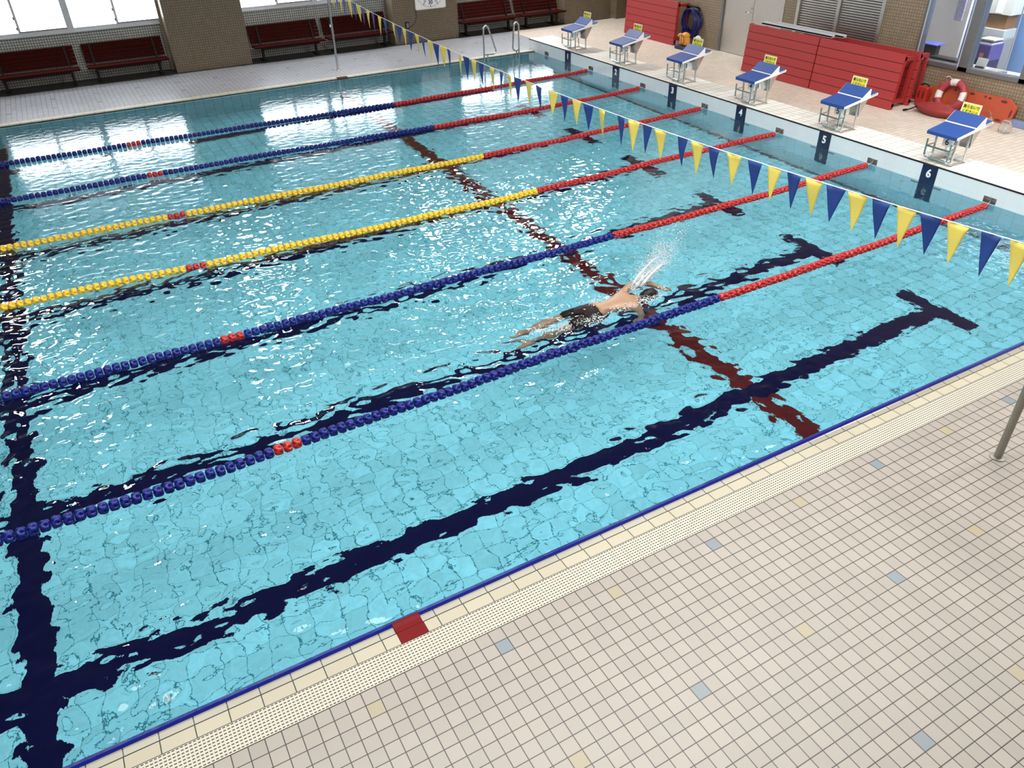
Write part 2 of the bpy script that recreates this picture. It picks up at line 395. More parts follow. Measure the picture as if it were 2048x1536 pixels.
struct(MB().box(XL - 2, 9.0, -20.0, -14.744, -0.15, DECK).build('floor', M_near))
struct(MB().box(XL - 2, 0.72, YF + 0.17, 3.27, -0.15, DECK).build('floor_far', M_far))
struct(MB().box(XL - 2, 2.72, 3.27, 3.95, -0.15, DECK + 0.001).build('floor_bench_strip', M_bench_strip))
struct(MB().box(0.73, 9.0, -14.744, 3.27, -0.15, DECK).build('floor_block_end', M_rear))
struct(MB().box(XL - 2, XL, -14.744, 3.27, -0.15, DECK).build('floor_left', M_far))

# ------------------------------------------------------------------ far wall, pillars, windows
WY = 3.95
PIL = [(-20.0, -18.2), (-14.25, -12.42), (-8.36, -6.56), (-2.70, -0.80), (2.70, 4.40)]
BAYS = [(-18.2, -14.25, 1.09), (-12.42, -8.36, 1.095), (-6.56, -2.70, 1.165), (-0.80, 2.70, 1.20)]
ZT, ZC0, ZC1, ZTOP = 3.55, 5.3, 5.95, 8.2
w = MB()
for (x0, x1, sill) in BAYS: w.box(x0, x1, WY, WY + 0.15, -0.1, sill)
struct(w.build('wall_far', M_mosaic))
w = MB()
for (x0, x1, sill) in BAYS:
    w.box(x0, x1, WY, WY + 0.15, ZT, ZC0); w.box(x0, x1, WY, WY + 0.15, ZC1, ZTOP)
w.box(-27, -20, WY, WY + 0.15, -0.1, ZTOP)
struct(w.build('wall_far_upper', M_plaster))
for k, (x0, x1) in enumerate(PIL):
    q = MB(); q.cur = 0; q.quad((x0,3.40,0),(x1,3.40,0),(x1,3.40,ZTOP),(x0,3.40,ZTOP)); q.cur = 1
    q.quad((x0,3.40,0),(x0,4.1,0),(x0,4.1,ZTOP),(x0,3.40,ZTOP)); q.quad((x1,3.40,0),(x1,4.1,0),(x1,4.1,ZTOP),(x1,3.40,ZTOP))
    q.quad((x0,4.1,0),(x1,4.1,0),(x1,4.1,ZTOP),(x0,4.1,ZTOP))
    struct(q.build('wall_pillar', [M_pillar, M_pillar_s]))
wn = 0
for (x0, x1, sill) in BAYS:
    wn += 1
    fr = MB(); yf0, yf1 = WY - 0.02, WY + 0.06
    fr.box(x0, x1, WY - 0.07, WY + 0.10, sill - 0.03, sill)                 # sill
    fr.box(x0, x1, yf0, yf1, sill, sill + 0.06); fr.box(x0, x1, yf0, yf1, ZT - 0.06, ZT)
    fr.box(x0, x0 + 0.05, yf0, yf1, sill, ZT); fr.box(x1 - 0.05, x1, yf0, yf1, sill, ZT)
    mid = {-12.42: -10.33, -6.56: -4.6, -0.8: 0.95}.get(x0, (x0 + x1) / 2)
    fr.box(mid - 0.07, mid + 0.07, yf0 - 0.02, yf1, sill, ZT)
    for c in ((x0 + mid) / 2 + 0.02, (mid + x1) / 2 + 0.02): fr.box(c - 0.025, c + 0.025, yf0 - 0.01, yf1, sill, ZT)
    fr.box(x0, x1, yf0, yf1, 2.08, 2.15)
    f = struct(fr.build('window_%d' % wn, M_alu), 'pale aluminium sliding window with frosted panes')
    c1, c2 = (x0 + mid) / 2 + 0.02, (mid + x1) / 2 + 0.02
    for a, b in ((x0 + 0.05, c1 - 0.025), (c1 + 0.025, mid - 0.07), (mid + 0.07, c2 - 0.025), (c2 + 0.025, x1 - 0.05)):
        MB().quad((a, WY + 0.04, sill + 0.06), (b, WY + 0.04, sill + 0.06), (b, WY + 0.04, 2.08), (a, WY + 0.04, 2.08)).build('pane', M_pane_frost, f)
        MB().quad((a, WY + 0.04, 2.15), (b, WY + 0.04, 2.15), (b, WY + 0.04, ZT - 0.06), (a, WY + 0.04, ZT - 0.06)).build('pane', M_pane_low, f)
        # sliding sash rails and catches
    sr = MB()
    for a, b in ((c1 + 0.0, mid), (c2 + 0.0, x1)): sr.box(a, b, yf0 - 0.015, yf0, sill + 0.06, sill + 0.085)
    for c in (c1, c2):
        for zc in (sill + 0.33, sill + 0.12): sr.box(c - 0.045, c - 0.02, yf0 - 0.03, yf0, zc, zc + 0.06)
    sr.build('sash_rail', M_frame_d, f)
    wn += 1
    fr = MB(); fr.box(x0, x1, yf0, yf1, ZC0, ZC0 + 0.08); fr.box(x0, x1, yf0, yf1, ZC1 - 0.08, ZC1)
    n = 4; ww = (x1 - x0) / n
    for i in range(n + 1): fr.box(max(x0, x0 + i*ww - 0.05), min(x1, x0 + i*ww + 0.05), yf0, yf1, ZC0, ZC1)
    f = struct(fr.build('window_%d' % wn, M_alu), 'added high glowing window, unseen')  # added unseen window band, shaped to put glints on the water
    for i in range(n):
        MB().quad((x0 + i*ww + 0.05, WY + 0.03, ZC0 + 0.08), (x0 + (i+1)*ww - 0.05, WY + 0.03, ZC0 + 0.08), (x0 + (i+1)*ww - 0.05, WY + 0.03, ZC1 - 0.08), (x0 + i*ww + 0.05, WY + 0.03, ZC1 - 0.08)).build('pane', M_added_high, f)
# grey pipe in the corner left of the first pillar
struct(MB().box(-8.42, -8.36, 3.86, 3.95, DECK, 3.0).build('trim_1', M_pillar_s))

# ------------------------------------------------------------------ rest of the hall shell
struct(MB().box(-27, 9, -20, 4.1, ZTOP, ZTOP + 0.1).build('ceiling', M_ceiling))
struct(MB().box(-27.1, -27, -20, 4.1, -0.1, ZTOP).build('wall_left', M_plaster))
NZ0, NZ1 = 4.6, 7.6
w = MB(); w.box(-27, 9, -20.1, -20, -0.1, NZ0); w.box(-27, 9, -20.1, -20, NZ1, ZTOP)
for i in range(9): w.box(-27 + i*4.5 - 0.25, -27 + i*4.5 + 0.25, -20.1, -19.95, NZ0, NZ1)
struct(w.build('wall_near', M_plaster))
f = struct(MB().box(-27, 9, -20.02, -19.96, NZ0 + 1.45, NZ0 + 1.55).build('window_20', M_alu), 'added glowing band on the near wall')  # added fill light on the unseen near wall
for i in range(8):
    MB().quad((-26.75 + i*4.5, -20.02, NZ0), (-22.75 + i*4.5, -20.02, NZ0), (-22.75 + i*4.5, -20.02, NZ1), (-26.75 + i*4.5, -20.02, NZ1)).build('pane', M_fill_near, f)

# right wall: mosaic, steel door, louvred shutters, office window
RX = 3.75
OW0, OW1, OSILL, OTOP = -7.57, -12.6, 0.75, 2.5        # office opening
w = MB()
for y0, y1, z0, z1 in ((-2.10, 1.22, 0, ZTOP), (-4.44, -2.10, 2.3, ZTOP), (-6.63, -4.44, 2.3, ZTOP), (OW0, -6.63, 0, ZTOP),
                       (OW1, OW0, 0, OSILL), (OW1, OW0, OTOP, ZTOP), (-20, OW1, 0, ZTOP), (-4.44, -4.03, 0, 2.3)):
    w.box(RX, RX + 0.12, y0, y1, z0, z1)
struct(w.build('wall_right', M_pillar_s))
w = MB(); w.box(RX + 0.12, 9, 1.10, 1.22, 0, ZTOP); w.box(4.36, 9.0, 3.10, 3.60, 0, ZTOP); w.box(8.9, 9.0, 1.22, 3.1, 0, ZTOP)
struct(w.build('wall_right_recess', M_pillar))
d = struct(MB().box(4.72, 5.75, 3.06, 3.10, DECK, 2.1).build('door_1', M_frame_d), 'dark steel door in the far corner recess')
MB().box(5.18, 5.20, 3.045, 3.06, DECK, 2.1).build('door_seam', M_iron, d)
MB().box(4.50, 4.66, 3.06, 3.10, 0.62, 0.78).build('switch_box', M_iron, d)
# double steel door
for k, (a, b) in enumerate(((-2.13, -3.11), (-3.11, -4.03))):
    d = struct(MB().box(RX + 0.03, RX + 0.07, b + 0.004, a - 0.004, DECK + 0.01, 2.28).build('door_%d' % (k + 2), M_steel_dull, bevel=0.004), 'brushed steel door leaf')
    if k == 0:
        MB().lathe([(0.0, 0.0), (0.028, 0.0), (0.028, 0.02), (0, 0.02)], 16, (RX + 0.005, b + 0.07, 1.10), 'x').build('lock_rose', M_steel, d)
        h = MB(); h.tube(bend([(RX + 0.03, b + 0.07, 1.01), (RX - 0.03, b + 0.07, 1.01), (RX - 0.03, b + 0.19, 1.01)], 0.02), 0.009); h.build('door_handle', M_steel, d, True)
struct(MB().box(RX - 0.01, RX + 0.10, -4.07, -4.03, DECK, 2.3).build('trim_2', M_steel_dull))
struct(MB().box(RX - 0.01, RX + 0.10, -2.13, -2.08, DECK, 2.3).build('trim_3', M_frame_d))
# louvred shutters
for k, (a, b) in enumerate(((-4.50, -5.50), (-5.60, -6.60))):
    s = MB(); n = 46
    for i in range(n):
        z0 = DECK + 0.02 + i * (2.2 / n)
        s.prism([(RX + 0.02, z0), (RX + 0.05, z0 + 0.012), (RX + 0.05, z0 + 0.046), (RX + 0.02, z0 + 0.030)], b, a, 'y')
    s.box(RX + 0.06, RX + 0.07, b, a, DECK, 2.3)
    struct(s.build('trim_%d' % (k + 4), M_steel_dull), 'grey louvred shutter')
s = MB()
for y in (-4.47, -5.55, -6.63): s.box(RX - 0.02, RX + 0.07, y - 0.04, y + 0.04, DECK, 2.3)
struct(s.build('trim_6', M_steel_dull))
# office window
s = MB()
s.box(RX - 0.03, RX + 0.14, OW1, OW0, OSILL - 0.05, OSILL + 0.03); s.box(RX - 0.03, RX + 0.14, OW1, OW0, OTOP - 0.05, OTOP)
s.box(RX - 0.03, RX + 0.14, OW0 - 0.05, OW0, OSILL, OTOP)
s.box(RX - 0.03, RX + 0.14, -8.70, -8.51, OSILL - 0.05, OTOP)
s.box(RX - 0.03, RX + 0.14, -9.80, -9.68, OSILL - 0.05, OTOP)
f = struct(s.build('window_21', M_frame_d, bevel=0.005), 'grey framed office window')
for a, b in ((OW0 - 0.05, -8.51), (-8.70, -9.68), (-9.80, OW1)):
    MB().box(RX + 0.05, RX + 0.056, b, a, OSILL + 0.03, OTOP - 0.05).build('pane', glass_mat('office glass', (0.93, 0.96, 0.97), 1.2), f)
s = MB(); s.box(RX - 0.04, RX - 0.03, -8.515, -8.50, OSILL, OTOP); s.box(RX - 0.04, RX - 0.03, OW0 - 0.06, OW0 - 0.045, OSILL, OTOP)
s.build('frame_edge', M_alu, f)
# office shell
M_offwall = pm('office blue wall', (0.20, 0.34, 0.62), 0.7, var=0.2, scale=1.2)
M_offwhite = pm('office white wall', (0.62, 0.62, 0.62), 0.6, var=0.06)
w = MB(); w.box(6.2, 6.3, -13, -6.7, 0, 2.9)
struct(w.build('wall_office_back', M_offwall))
w = MB(); w.box(RX + 0.12, 6.3, -6.8, -6.7, 0, 2.9); w.box(RX + 0.12, 6.3, -13, -12.9, 0, 2.9)
struct(w.build('wall_office_side', M_offwhite))
struct(MB().box(RX + 0.12, 6.3, -13, -6.7, 2.8, 2.9).build('ceiling_office', M_ceiling))
ol = bpy.data.lights.new('added office light', 'AREA'); ol.shape = 'RECTANGLE'; ol.size = 0.4; ol.size_y = 3.5; ol.energy = 170; ol.color = (0.95, 0.97, 1.0)  # added unseen light that brightens the office interior
olo = bpy.data.objects.new('added_office_light', ol); COL.objects.link(olo); olo.location = (5.0, -9.4, 2.75)

# ------------------------------------------------------------------ water
def build_water():
    xs = np.concatenate([np.arange(XL, -14.0, 0.08), np.arange(-14.0, 0.0, 0.021), [0.0]])
    ysv = np.linspace(YN, YF, 700)
    X, Y = np.meshgrid(xs, ysv)
    rng = np.random.RandomState(11)
    Z = np.zeros_like(X); Zs = np.zeros_like(X)
    for i in range(110):
        lam = math.exp(rng.uniform(math.log(0.075), math.log(0.27))) if i % 5 else math.exp(rng.uniform(math.log(0.30), math.log(1.1)))
        k = 2 * PI / lam
        th = rng.uniform(0, 2 * PI) if i % 3 else rng.normal(PI * 0.5, 0.5)
        ph = rng.uniform(0, 2 * PI); slope = 0.0105 if lam < 0.28 else 0.0042
        Z += slope / k * np.sin(k * (np.cos(th) * X + np.sin(th) * Y) + ph + 0.9 * np.sin(1.1 * X + 0.7 * Y + i) + 0.5 * np.sin(2.3 * X - 1.9 * Y + 2 * i))
    for i in range(24):
        lam = math.exp(rng.uniform(math.log(0.12), math.log(0.6))); k = 2 * PI / lam; th = rng.normal(PI * 0.42, 0.4); ph = rng.uniform(0, 2*PI)
        Zs += 0.016 / k * np.sin(k * (np.cos(th) * X + np.sin(th) * Y) + ph + 0.9 * np.sin(0.9 * X - 1.3 * Y + 2 * i))
    # calmer by the block wall and the far edge, choppier down the middle
    A = 1.50 + 0.2 * np.exp(-((Y + 8.8) / 3.2) ** 2) / (1 + np.exp((X + 4.0) * 1.0)) + 0.15 / (1 + np.exp((X + 8) * 1.0))
    A *= 0.10 + 0.90 / (1 + np.exp((Y + 5.2) * 0.95)); A *= 0.27 + 0.73 / (1 + np.exp((X + 3.7) * 1.2))
    A *= 0.95 + 0.30 * np.sin(1.3 * X + 0.9 * np.sin(0.8 * Y)) * np.sin(1.1 * Y + 0.7 * np.sin(0.6 * X + 1.0))
    A *= 1 - 0.45 / ((1 + np.exp(-(X + 5.0) * 1.5)) * (1 + np.exp((Y + 12.3) * 3.0)))
    Z *= A
    # wash of the swimmer: ragged ridges trailing from the body
    dx = X + 6.2; dy = Y + 11.5
    wash = np.exp(-((dx + 1.6) / 2.6) ** 2 - (dy / 0.75) ** 2)
    Z += Zs * wash * 3.2
    rr = np.sqrt((X + 5.85) ** 2 + (Y + 11.5) ** 2)
    Z += 0.012 * np.sin(rr * 2 * PI / 0.42 + 0.6 * np.sin(4 * np.arctan2(Y + 11.5, X + 5.85))) * np.exp(-(rr / 1.3) ** 2)
    V = np.stack([X, Y, Z], -1).reshape(-1, 3)
    ny, nx = X.shape
    idx = np.arange(ny * nx).reshape(ny, nx)
    Fq = np.stack([idx[:-1, :-1], idx[:-1, 1:], idx[1:, 1:], idx[1:, :-1]], -1).reshape(-1, 4)
    me = bpy.data.meshes.new('pool_water')
    me.vertices.add(len(V)); me.vertices.foreach_set('co', V.astype(np.float32).ravel())
    me.loops.add(Fq.size); me.loops.foreach_set('vertex_index', Fq.astype(np.int32).ravel())
    me.polygons.add(len(Fq)); me.polygons.foreach_set('loop_start', np.arange(0, Fq.size, 4, dtype=np.int32)); me.polygons.foreach_set('loop_total', np.full(len(Fq), 4, dtype=np.int32))
    me.polygons.foreach_set('use_smooth', np.ones(len(Fq), dtype=bool))
    me.update(calc_edges=True); me.validate()
    me.materials.append(M_water)
    o = bpy.data.objects.new('pool_water', me); COL.objects.link(o)
    tag(o, 'clear rippling blue water filling the swimming pool', 'water', kind='stuff')
build_water()

# ------------------------------------------------------------------ lane number panels
for k in range(1, 8):
    y = -(k - 0.5) * LANE
    p = MB().box(-0.006, 0.0, y - 0.126, y + 0.126, -0.75, CURB - 0.021).build('lane_number_panel', M_navy_wall)
    tag(p, 'navy tiled panel with a white %d on the pool end wall under its starting block' % k, 'number panel', 'lane number panels on the end wall')
    for s in (-1, 1):
        MB().box(-0.006, 0.0, y + s * 0.19 - 0.064, y + s * 0.19 + 0.064, -0.135, -0.065).build('target_bar', M_bar_wall, p)
    text_mesh(str(k), 0.165, M_digit, 'numeral', face_mx((-0.008, y, 0.14), '-x'), p, sx=0.95, fat=0.0055)
# water inlets below the surface
for k in range(0, 7):
    y = -(k + 0.28) * LANE if k else 0.25
    q = MB().lathe([(0.0, -0.012), (0.03, -0.012), (0.045, -0.006), (0.045, 0.0)], 16, (0.0, -(k + 0.3) * LANE, -0.28), 'x').build('water_inlet', M_steel_dull)
    tag(q, 'round steel water inlet under water on the end wall in lane %d' % (k + 1), 'inlet', 'water inlets in the end wall')
# rope anchor boxes
for k in range(7):
    y = -k * LANE
    q = MB(); q.box(0.10, 0.105, y - hw, y + hw, zb0, zb1); q.box(0.001, 0.10, y + hw - 0.003, y + hw, zb0, zb1); q.box(0.001, 0.10, y - hw, y - hw + 0.003, zb0, zb1)
    q.box(0.001, 0.10, y - hw, y + hw, zb1 - 0.003, zb1); q.box(0.001, 0.10, y - hw, y + hw, zb0, zb0 + 0.003)
    b = q.build('rope_anchor_box', M_steel_dull)
    tag(b, ('empty steel rope anchor recess in the end wall beside the far pool corner' if k == 0 else 'steel rope anchor recess in the end wall between panels %d and %d' % (k, k + 1)) if k < 6 else 'steel rope anchor recess in the end wall past panel 6', 'anchor box', 'rope anchors in the end wall')
    h = MB(); h.tube(bend([(0.10, y, 0.05), (0.03, y, 0.05), (0.03, y, 0.035), (0.06, y, 0.03)], 0.01), 0.005, 6); h.build('hook', M_steel, b, True)

# ------------------------------------------------------------------ lane ropes
ROPES = {1: [(-25, -2.02), (-12.173, -2.086), (-10.061, -2.124), (-7.962, -2.174), (-5.009, -2.224), (-2.52, -2.17), (-0.10, -2.04)],
 2: [(-25, -4.0), (-12.182, -4.096), (-9.996, -4.09), (-7.903, -4.10), (-5.018, -4.175), (-2.49, -4.205), (-0.10, -4.03)],
 3: [(-25, -6.0), (-12.191, -6.082), (-9.994, -6.133), (-7.771, -6.17), (-5.063, -6.193), (-2.606, -6.119), (-0.09, -5.97)],
 4: [(-25, -7.95), (-12.199, -7.956), (-10.021, -8.035), (-7.758, -8.093), (-5.1, -8.086), (-2.408, -7.989), (-0.09, -7.94)],
 5: [(-25, -9.95), (-12.208, -10.016), (-11.333, -10.045), (-10.028, -10.045), (-7.751, -10.062), (-5.141, -10.034), (-2.515, -10.01), (-0.10, -9.91)],
 6: [(-25, -12.0), (-12.218, -12.151), (-11.238, -12.195), (-10.03, -12.17), (-8.48, -12.137), (-6.849, -12.08), (-5.146, -12.059), (-2.78, -12.02), (-0.12, -11.925)]}
RED_END = {1: -5.01, 2: -5.02, 3: -5.06, 4: -5.10, 5: -5.14, 6: -5.15}
RED_MID = {1: -10.06, 2: -10.0, 3: -9.994, 4: -10.02, 5: -10.03, 6: -10.04}
def float_mesh(name, mat):
    n, ms = 30, 11; b = MB()
    for i in range(ms + 1):
        s = -1 + 2 * i / ms
        for q in range(n):
            th = 2 * PI * q / n
            r = 0.053 * (1 - 0.42 * abs(s) ** 5)
            dim = max(0.0, math.cos(5 * th)) ** 1.5 * math.exp(-((s - 0.35) / 0.42) ** 2) + max(0.0, math.cos(5 * th + PI)) ** 1.5 * math.exp(-((s + 0.75) / 0.30) ** 2)
            r *= 1 - 0.46 * dim
            b.v.append((s * 0.0365, r * math.cos(th), r * math.sin(th)))
    for i in range(ms):
        for q in range(n):
            q2 = (q + 1) % n; b.f.append((i*n+q, i*n+q2, (i+1)*n+q2, (i+1)*n+q)); b.mi.append(0)
    b.f.append(tuple(range(n))); b.mi.append(0); b.f.append(tuple(ms*n + q for q in range(n))); b.mi.append(0)
    me = b.mesh(name, mat); me.polygons.foreach_set('use_smooth', [True] * len(me.polygons)); me.set_sharp_from_angle(angle=0.9); return me
FM = {'r': float_mesh('red_float', M_red), 'b': float_mesh('blue_float', M_blue), 'y': float_mesh('yellow_float', M_yellow)}
ROPE_LABEL = {1: 'blue lane rope with red end, farthest from the gallery, between lanes 1 and 2', 2: 'blue lane rope with red end between lanes 2 and 3',
 3: 'yellow lane rope with red end between lanes 3 and 4', 4: 'yellow lane rope with red end between lanes 4 and 5', 5: 'blue lane rope with red end between lanes 5 and 6, beyond the swimmer',
 6: 'blue lane rope with red end nearest the gallery, just this side of the swimmer'}
def spline(pts, x):
    xs = [p[0] for p in pts]; ysv = [p[1] for p in pts]
    n = len(xs); m = [0.0] * n
    for i in range(n):
        if i == 0: m[i] = (ysv[1]-ysv[0])/(xs[1]-xs[0])
        elif i == n-1: m[i] = (ysv[-1]-ysv[-2])/(xs[-1]-xs[-2])
        else: m[i] = 0.5*((ysv[i+1]-ysv[i])/(xs[i+1]-xs[i]) + (ysv[i]-ysv[i-1])/(xs[i]-xs[i-1]))
    for i in range(n-1):
        if xs[i] <= x <= xs[i+1]:
            h = xs[i+1]-xs[i]; t = (x-xs[i])/h
            return (2*t**3-3*t*t+1)*ysv[i] + (t**3-2*t*t+t)*h*m[i] + (-2*t**3+3*t*t)*ysv[i+1] + (t**3-t*t)*h*m[i+1]
    return ysv[-1]
CAM = Vector(cam.location)
rg = random.Random(3)
PITCH = 0.0815
for k, pts in ROPES.items():
    root = empty('lane_rope', (-0.12, spline(pts, -0.12), 0.0)); tag(root, ROPE_LABEL[k], 'lane rope', 'lane ropes across the pool')
    O = Vector(root.location)
    c = MB(); c.tube([Vector((x, spline(pts, x), 0.015)) - O for x in np.linspace(-24.9, -0.13, 80)] + [Vector((0.055, -k * LANE, 0.045)) - O], 0.006, 6)
    c.build('cable', M_cable, root, True)
    fl = []
    x = -0.18; i = 0
    while x > -14.2:
        col = 'r' if x > RED_END[k] or abs(x - RED_MID[k]) < 0.123 else ('y' if k in (3, 4) else 'b')
        fl.append((x, spline(pts, x), col)); x -= PITCH
    def vis(f):
        d = Vector((f[0], f[1], 0.02)) - CAM; q = cam.rotation_euler.to_matrix().transposed() @ d
        return abs(q.x / -q.z) < 0.67 and abs(q.y / -q.z) < 0.52
    fl.sort(key=lambda f: (not vis(f), (Vector((f[0], f[1], 0)) - CAM).length))
    rest = {}
    for i, (fx, fy, col) in enumerate(fl):
        sl = (spline(pts, fx + 0.05) - spline(pts, fx - 0.05)) / 0.1
        zz = 0.016 + 0.006 * math.sin(fx * 3.1 + k) + rg.uniform(-0.003, 0.003)
        Mx = Matrix.Translation(Vector((fx, fy, zz)) - O) @ Euler((rg.uniform(0, 6.28), rg.uniform(-.04, .04), math.atan(sl))).to_matrix().to_4x4()
        if i < 100:
            o = bpy.data.objects.new('float', FM[col]); COL.objects.link(o); o.parent = root; o.matrix_local = Mx
            o['label'] = {'r': 'red float', 'b': 'blue float', 'y': 'yellow float'}[col]
        else: rest.setdefault('all', []).append((Mx, col))
    if rest:
        bm = bmesh.new(); mats = {'r': 0, 'b': 1, 'y': 2}
        for Mx, col in rest['all']:
            n0 = len(bm.faces); t = FM[col].copy(); t.transform(Mx); bm.from_mesh(t); bpy.data.meshes.remove(t); bm.faces.ensure_lookup_table()
            for f in bm.faces[n0:]: f.material_index = mats[col]
        me = bpy.data.meshes.new('far_floats'); bm.to_mesh(me); bm.free()
        for m_ in (M_red, M_blue, M_yellow): me.materials.append(m_)
        o = bpy.data.objects.new('remaining_floats', me); COL.objects.link(o); o.parent = root; o['kind'] = 'stuff'

# ------------------------------------------------------------------ starting blocks
XOFF = {1: 0.07, 2: 0.055, 3: 0.03, 4: 0.01, 5: -0.015, 6: -0.03}
def make_block(k):
    yc = -(k - 0.5) * LANE + XOFF[k]
    r = empty('starting_block', (0, yc, CURB))
    tag(r, 'blue and white starting block marked %d on the raised pool end' % k, 'starting block', 'starting blocks along the pool end')
    Z = lambda z: z - CURB; H = 0.25
    body = MB(); prof = [(0.0, Z(.690)), (0.0, Z(.728)), (0.375, Z(.793)), (0.735, Z(.850)), (0.745, Z(.835)), (0.735, Z(.812)), (0.375, Z(.752))]
    body.prism(prof, -H, H); body.build('platform', M_white, r, bevel=0.004)
    slot = MB()
    for s in (-1, 1):
        for i in range(6): slot.box(0.585 + i*0.022, 0.600 + i*0.022, s*H - 0.002, s*H + 0.002, Z(.815) + i*0.0033, Z(.825) + i*0.0033)
    slot.build('side_slots', M_ink, r)
    pad = MB(); pad.prism([(-0.012, Z(.688)), (-0.012, Z(.736)), (0.0, Z(.740)), (0.365, Z(.803)), (0.365, Z(.785)), (0.0, Z(.722)), (0.0, Z(.688))], -H + 0.012, H - 0.012)
    pad.build('front_pad', M_blockblue, r, bevel=0.003)
    wd = MB(); wd.prism([(0.372, Z(.785)), (0.376, Z(.806)), (0.545, Z(.935)), (0.553, Z(.930)), (0.556, Z(.822)), (0.40, Z(.79))], -H - 0.002, H + 0.002); w_ = wd.build('kick_plate', M_white, r)
    kp = MB(); kp.prism([(0.388, Z(.812)), (0.543, Z(.9315)), (0.536, Z(.942)), (0.381, Z(.8225))], -H + 0.010, H - 0.010); kp.build('kick_pad', M_blockblue, w_)
    rp = MB(); rp.prism([(0.558, Z(.822)), (0.558, Z(.836)), (0.725, Z(.862)), (0.725, Z(.848))], -H + 0.012, H - 0.012); rp.build('rear_pad', M_blockblue, r)
    for lx, top in ((0.15, .715), (0.45, .762)):
        for s in (-1, 1):
            l = MB(); l.tube([(lx, s*0.155, 0.004), (lx - (0.02 if lx > .3 else 0.01), s*0.165, Z(top))], 0.017, 10); l.box(lx - 0.03, lx + 0.03, s*0.155 - 0.03, s*0.155 + 0.03, 0.0, 0.008)
            l.build('leg', M_steel, r, 'auto')
    bf = MB()
    for s in (-1, 1): bf.box(0.15, 0.45, s*0.155 - 0.014, s*0.155 + 0.014, 0.006, 0.022)
    for lx in (0.15, 0.45): bf.box(lx - 0.014, lx + 0.014, -0.155, 0.155, 0.006, 0.022)
    bf.build('base_frame', M_steel_dull, r)
    for s in (-1, 1):
        g = MB(); g.prism([(0.41, Z(.755)), (0.60, Z(.785)), (0.43, Z(.50))], s*0.20 - 0.003, s*0.20 + 0.003); g.build('gusset', M_steel, r)
    gp = MB(); gp.quad((0.60, -0.20, Z(.785)), (0.43, -0.20, Z(.50)), (0.43, 0.20, Z(.50)), (0.60, 0.20, Z(.785))); gp.build('gusset_plate', M_steel, r)
    gr = MB(); gr.tube(bend([(-0.01, -0.19, Z(.622)), (-0.005, -0.19, Z(.372)), (-0.005, 0.19, Z(.372)), (-0.01, 0.19, Z(.622))], 0.05), 0.014, 10)
    gr.tube(bend([(0.145, -0.16, Z(.335)), (0.02, -0.16, Z(.345)), (0.02, 0.16, Z(.345)), (0.145, 0.16, Z(.335))], 0.05), 0.012, 10)
    gr.tube([(-0.008, -0.19, Z(.525)), (-0.008, 0.19, Z(.525))], 0.013, 10)
    for s in (-1, 1): gr.tube([(-0.006, s*0.19, Z(.525)), (0.145, s*0.16, Z(.545))], 0.010, 8)
    gr.build('backstroke_grip', M_steel, r, 'auto')
    nb = MB(); nb.box(0.15, 0.34, -0.085, 0.060, Z(.530), Z(.660)); b = nb.build('number_box', M_white, r, bevel=0.003)
    text_mesh(str(k), 0.125, M_ink, 'numeral', face_mx((0.1485, -0.012, Z(.592)), '-x'), b, embolden=0.002)
    text_mesh(str(k), 0.125, M_ink, 'numeral', face_mx((0.245, -0.0865, Z(.592)), '-y'), b, embolden=0.002)
    return yc
for k in range(1, 7):
    yc = make_block(k)
    # yellow notice propped against the rear of the kick plate
    ang = math.radians(8); z0 = 0.845
    s = empty('warning_sign', (0.60, yc + 0.065, z0)); s.rotation_euler = (0, ang, 0)
    tag(s, 'yellow handwritten notice propped on starting block %d' % k, 'sign', 'notices on the starting blocks')
    MB().box(0.0, 0.004, -0.148, 0.148, 0.0, 0.21).build('board', M_signw, s)
    MB().box(-0.001, 0.0, -0.132, 0.132, 0.014, 0.196).build('paper', M_signy, s)
    text_mesh('乗らないで', 0.054, M_ink, 'writing', face_mx((-0.002, 0.0, 0.155), '-x'), s, embolden=0.0008, sx=0.94)
    text_mesh('ください', 0.054, M_ink, 'writing', face_mx((-0.002, 0.028, 0.090), '-x'), s, embolden=0.0008, sx=0.94)
    rg_ = MB(); rg_.tube([(-0.002, -0.102 + 0.017*math.cos(a), 0.088 + 0.017*math.sin(a)) for a in np.linspace(0, 2*PI, 20)], 0.0022, 5)
    for q in (-0.006, 0.006): rg_.tube([(-0.002, -0.102 + q, 0.090), (-0.002, -0.102 + q, 0.096)], 0.0018, 5)
    rg_.tube([(-0.002, -0.110, 0.083), (-0.002, -0.102, 0.079), (-0.002, -0.094, 0.083)], 0.0018, 5)
    rg_.build('smiley', M_ink, s)
    MB().box(-0.003, -0.001, -0.125, -0.075, 0.032, 0.056).build('label_strip', M_ink, s)

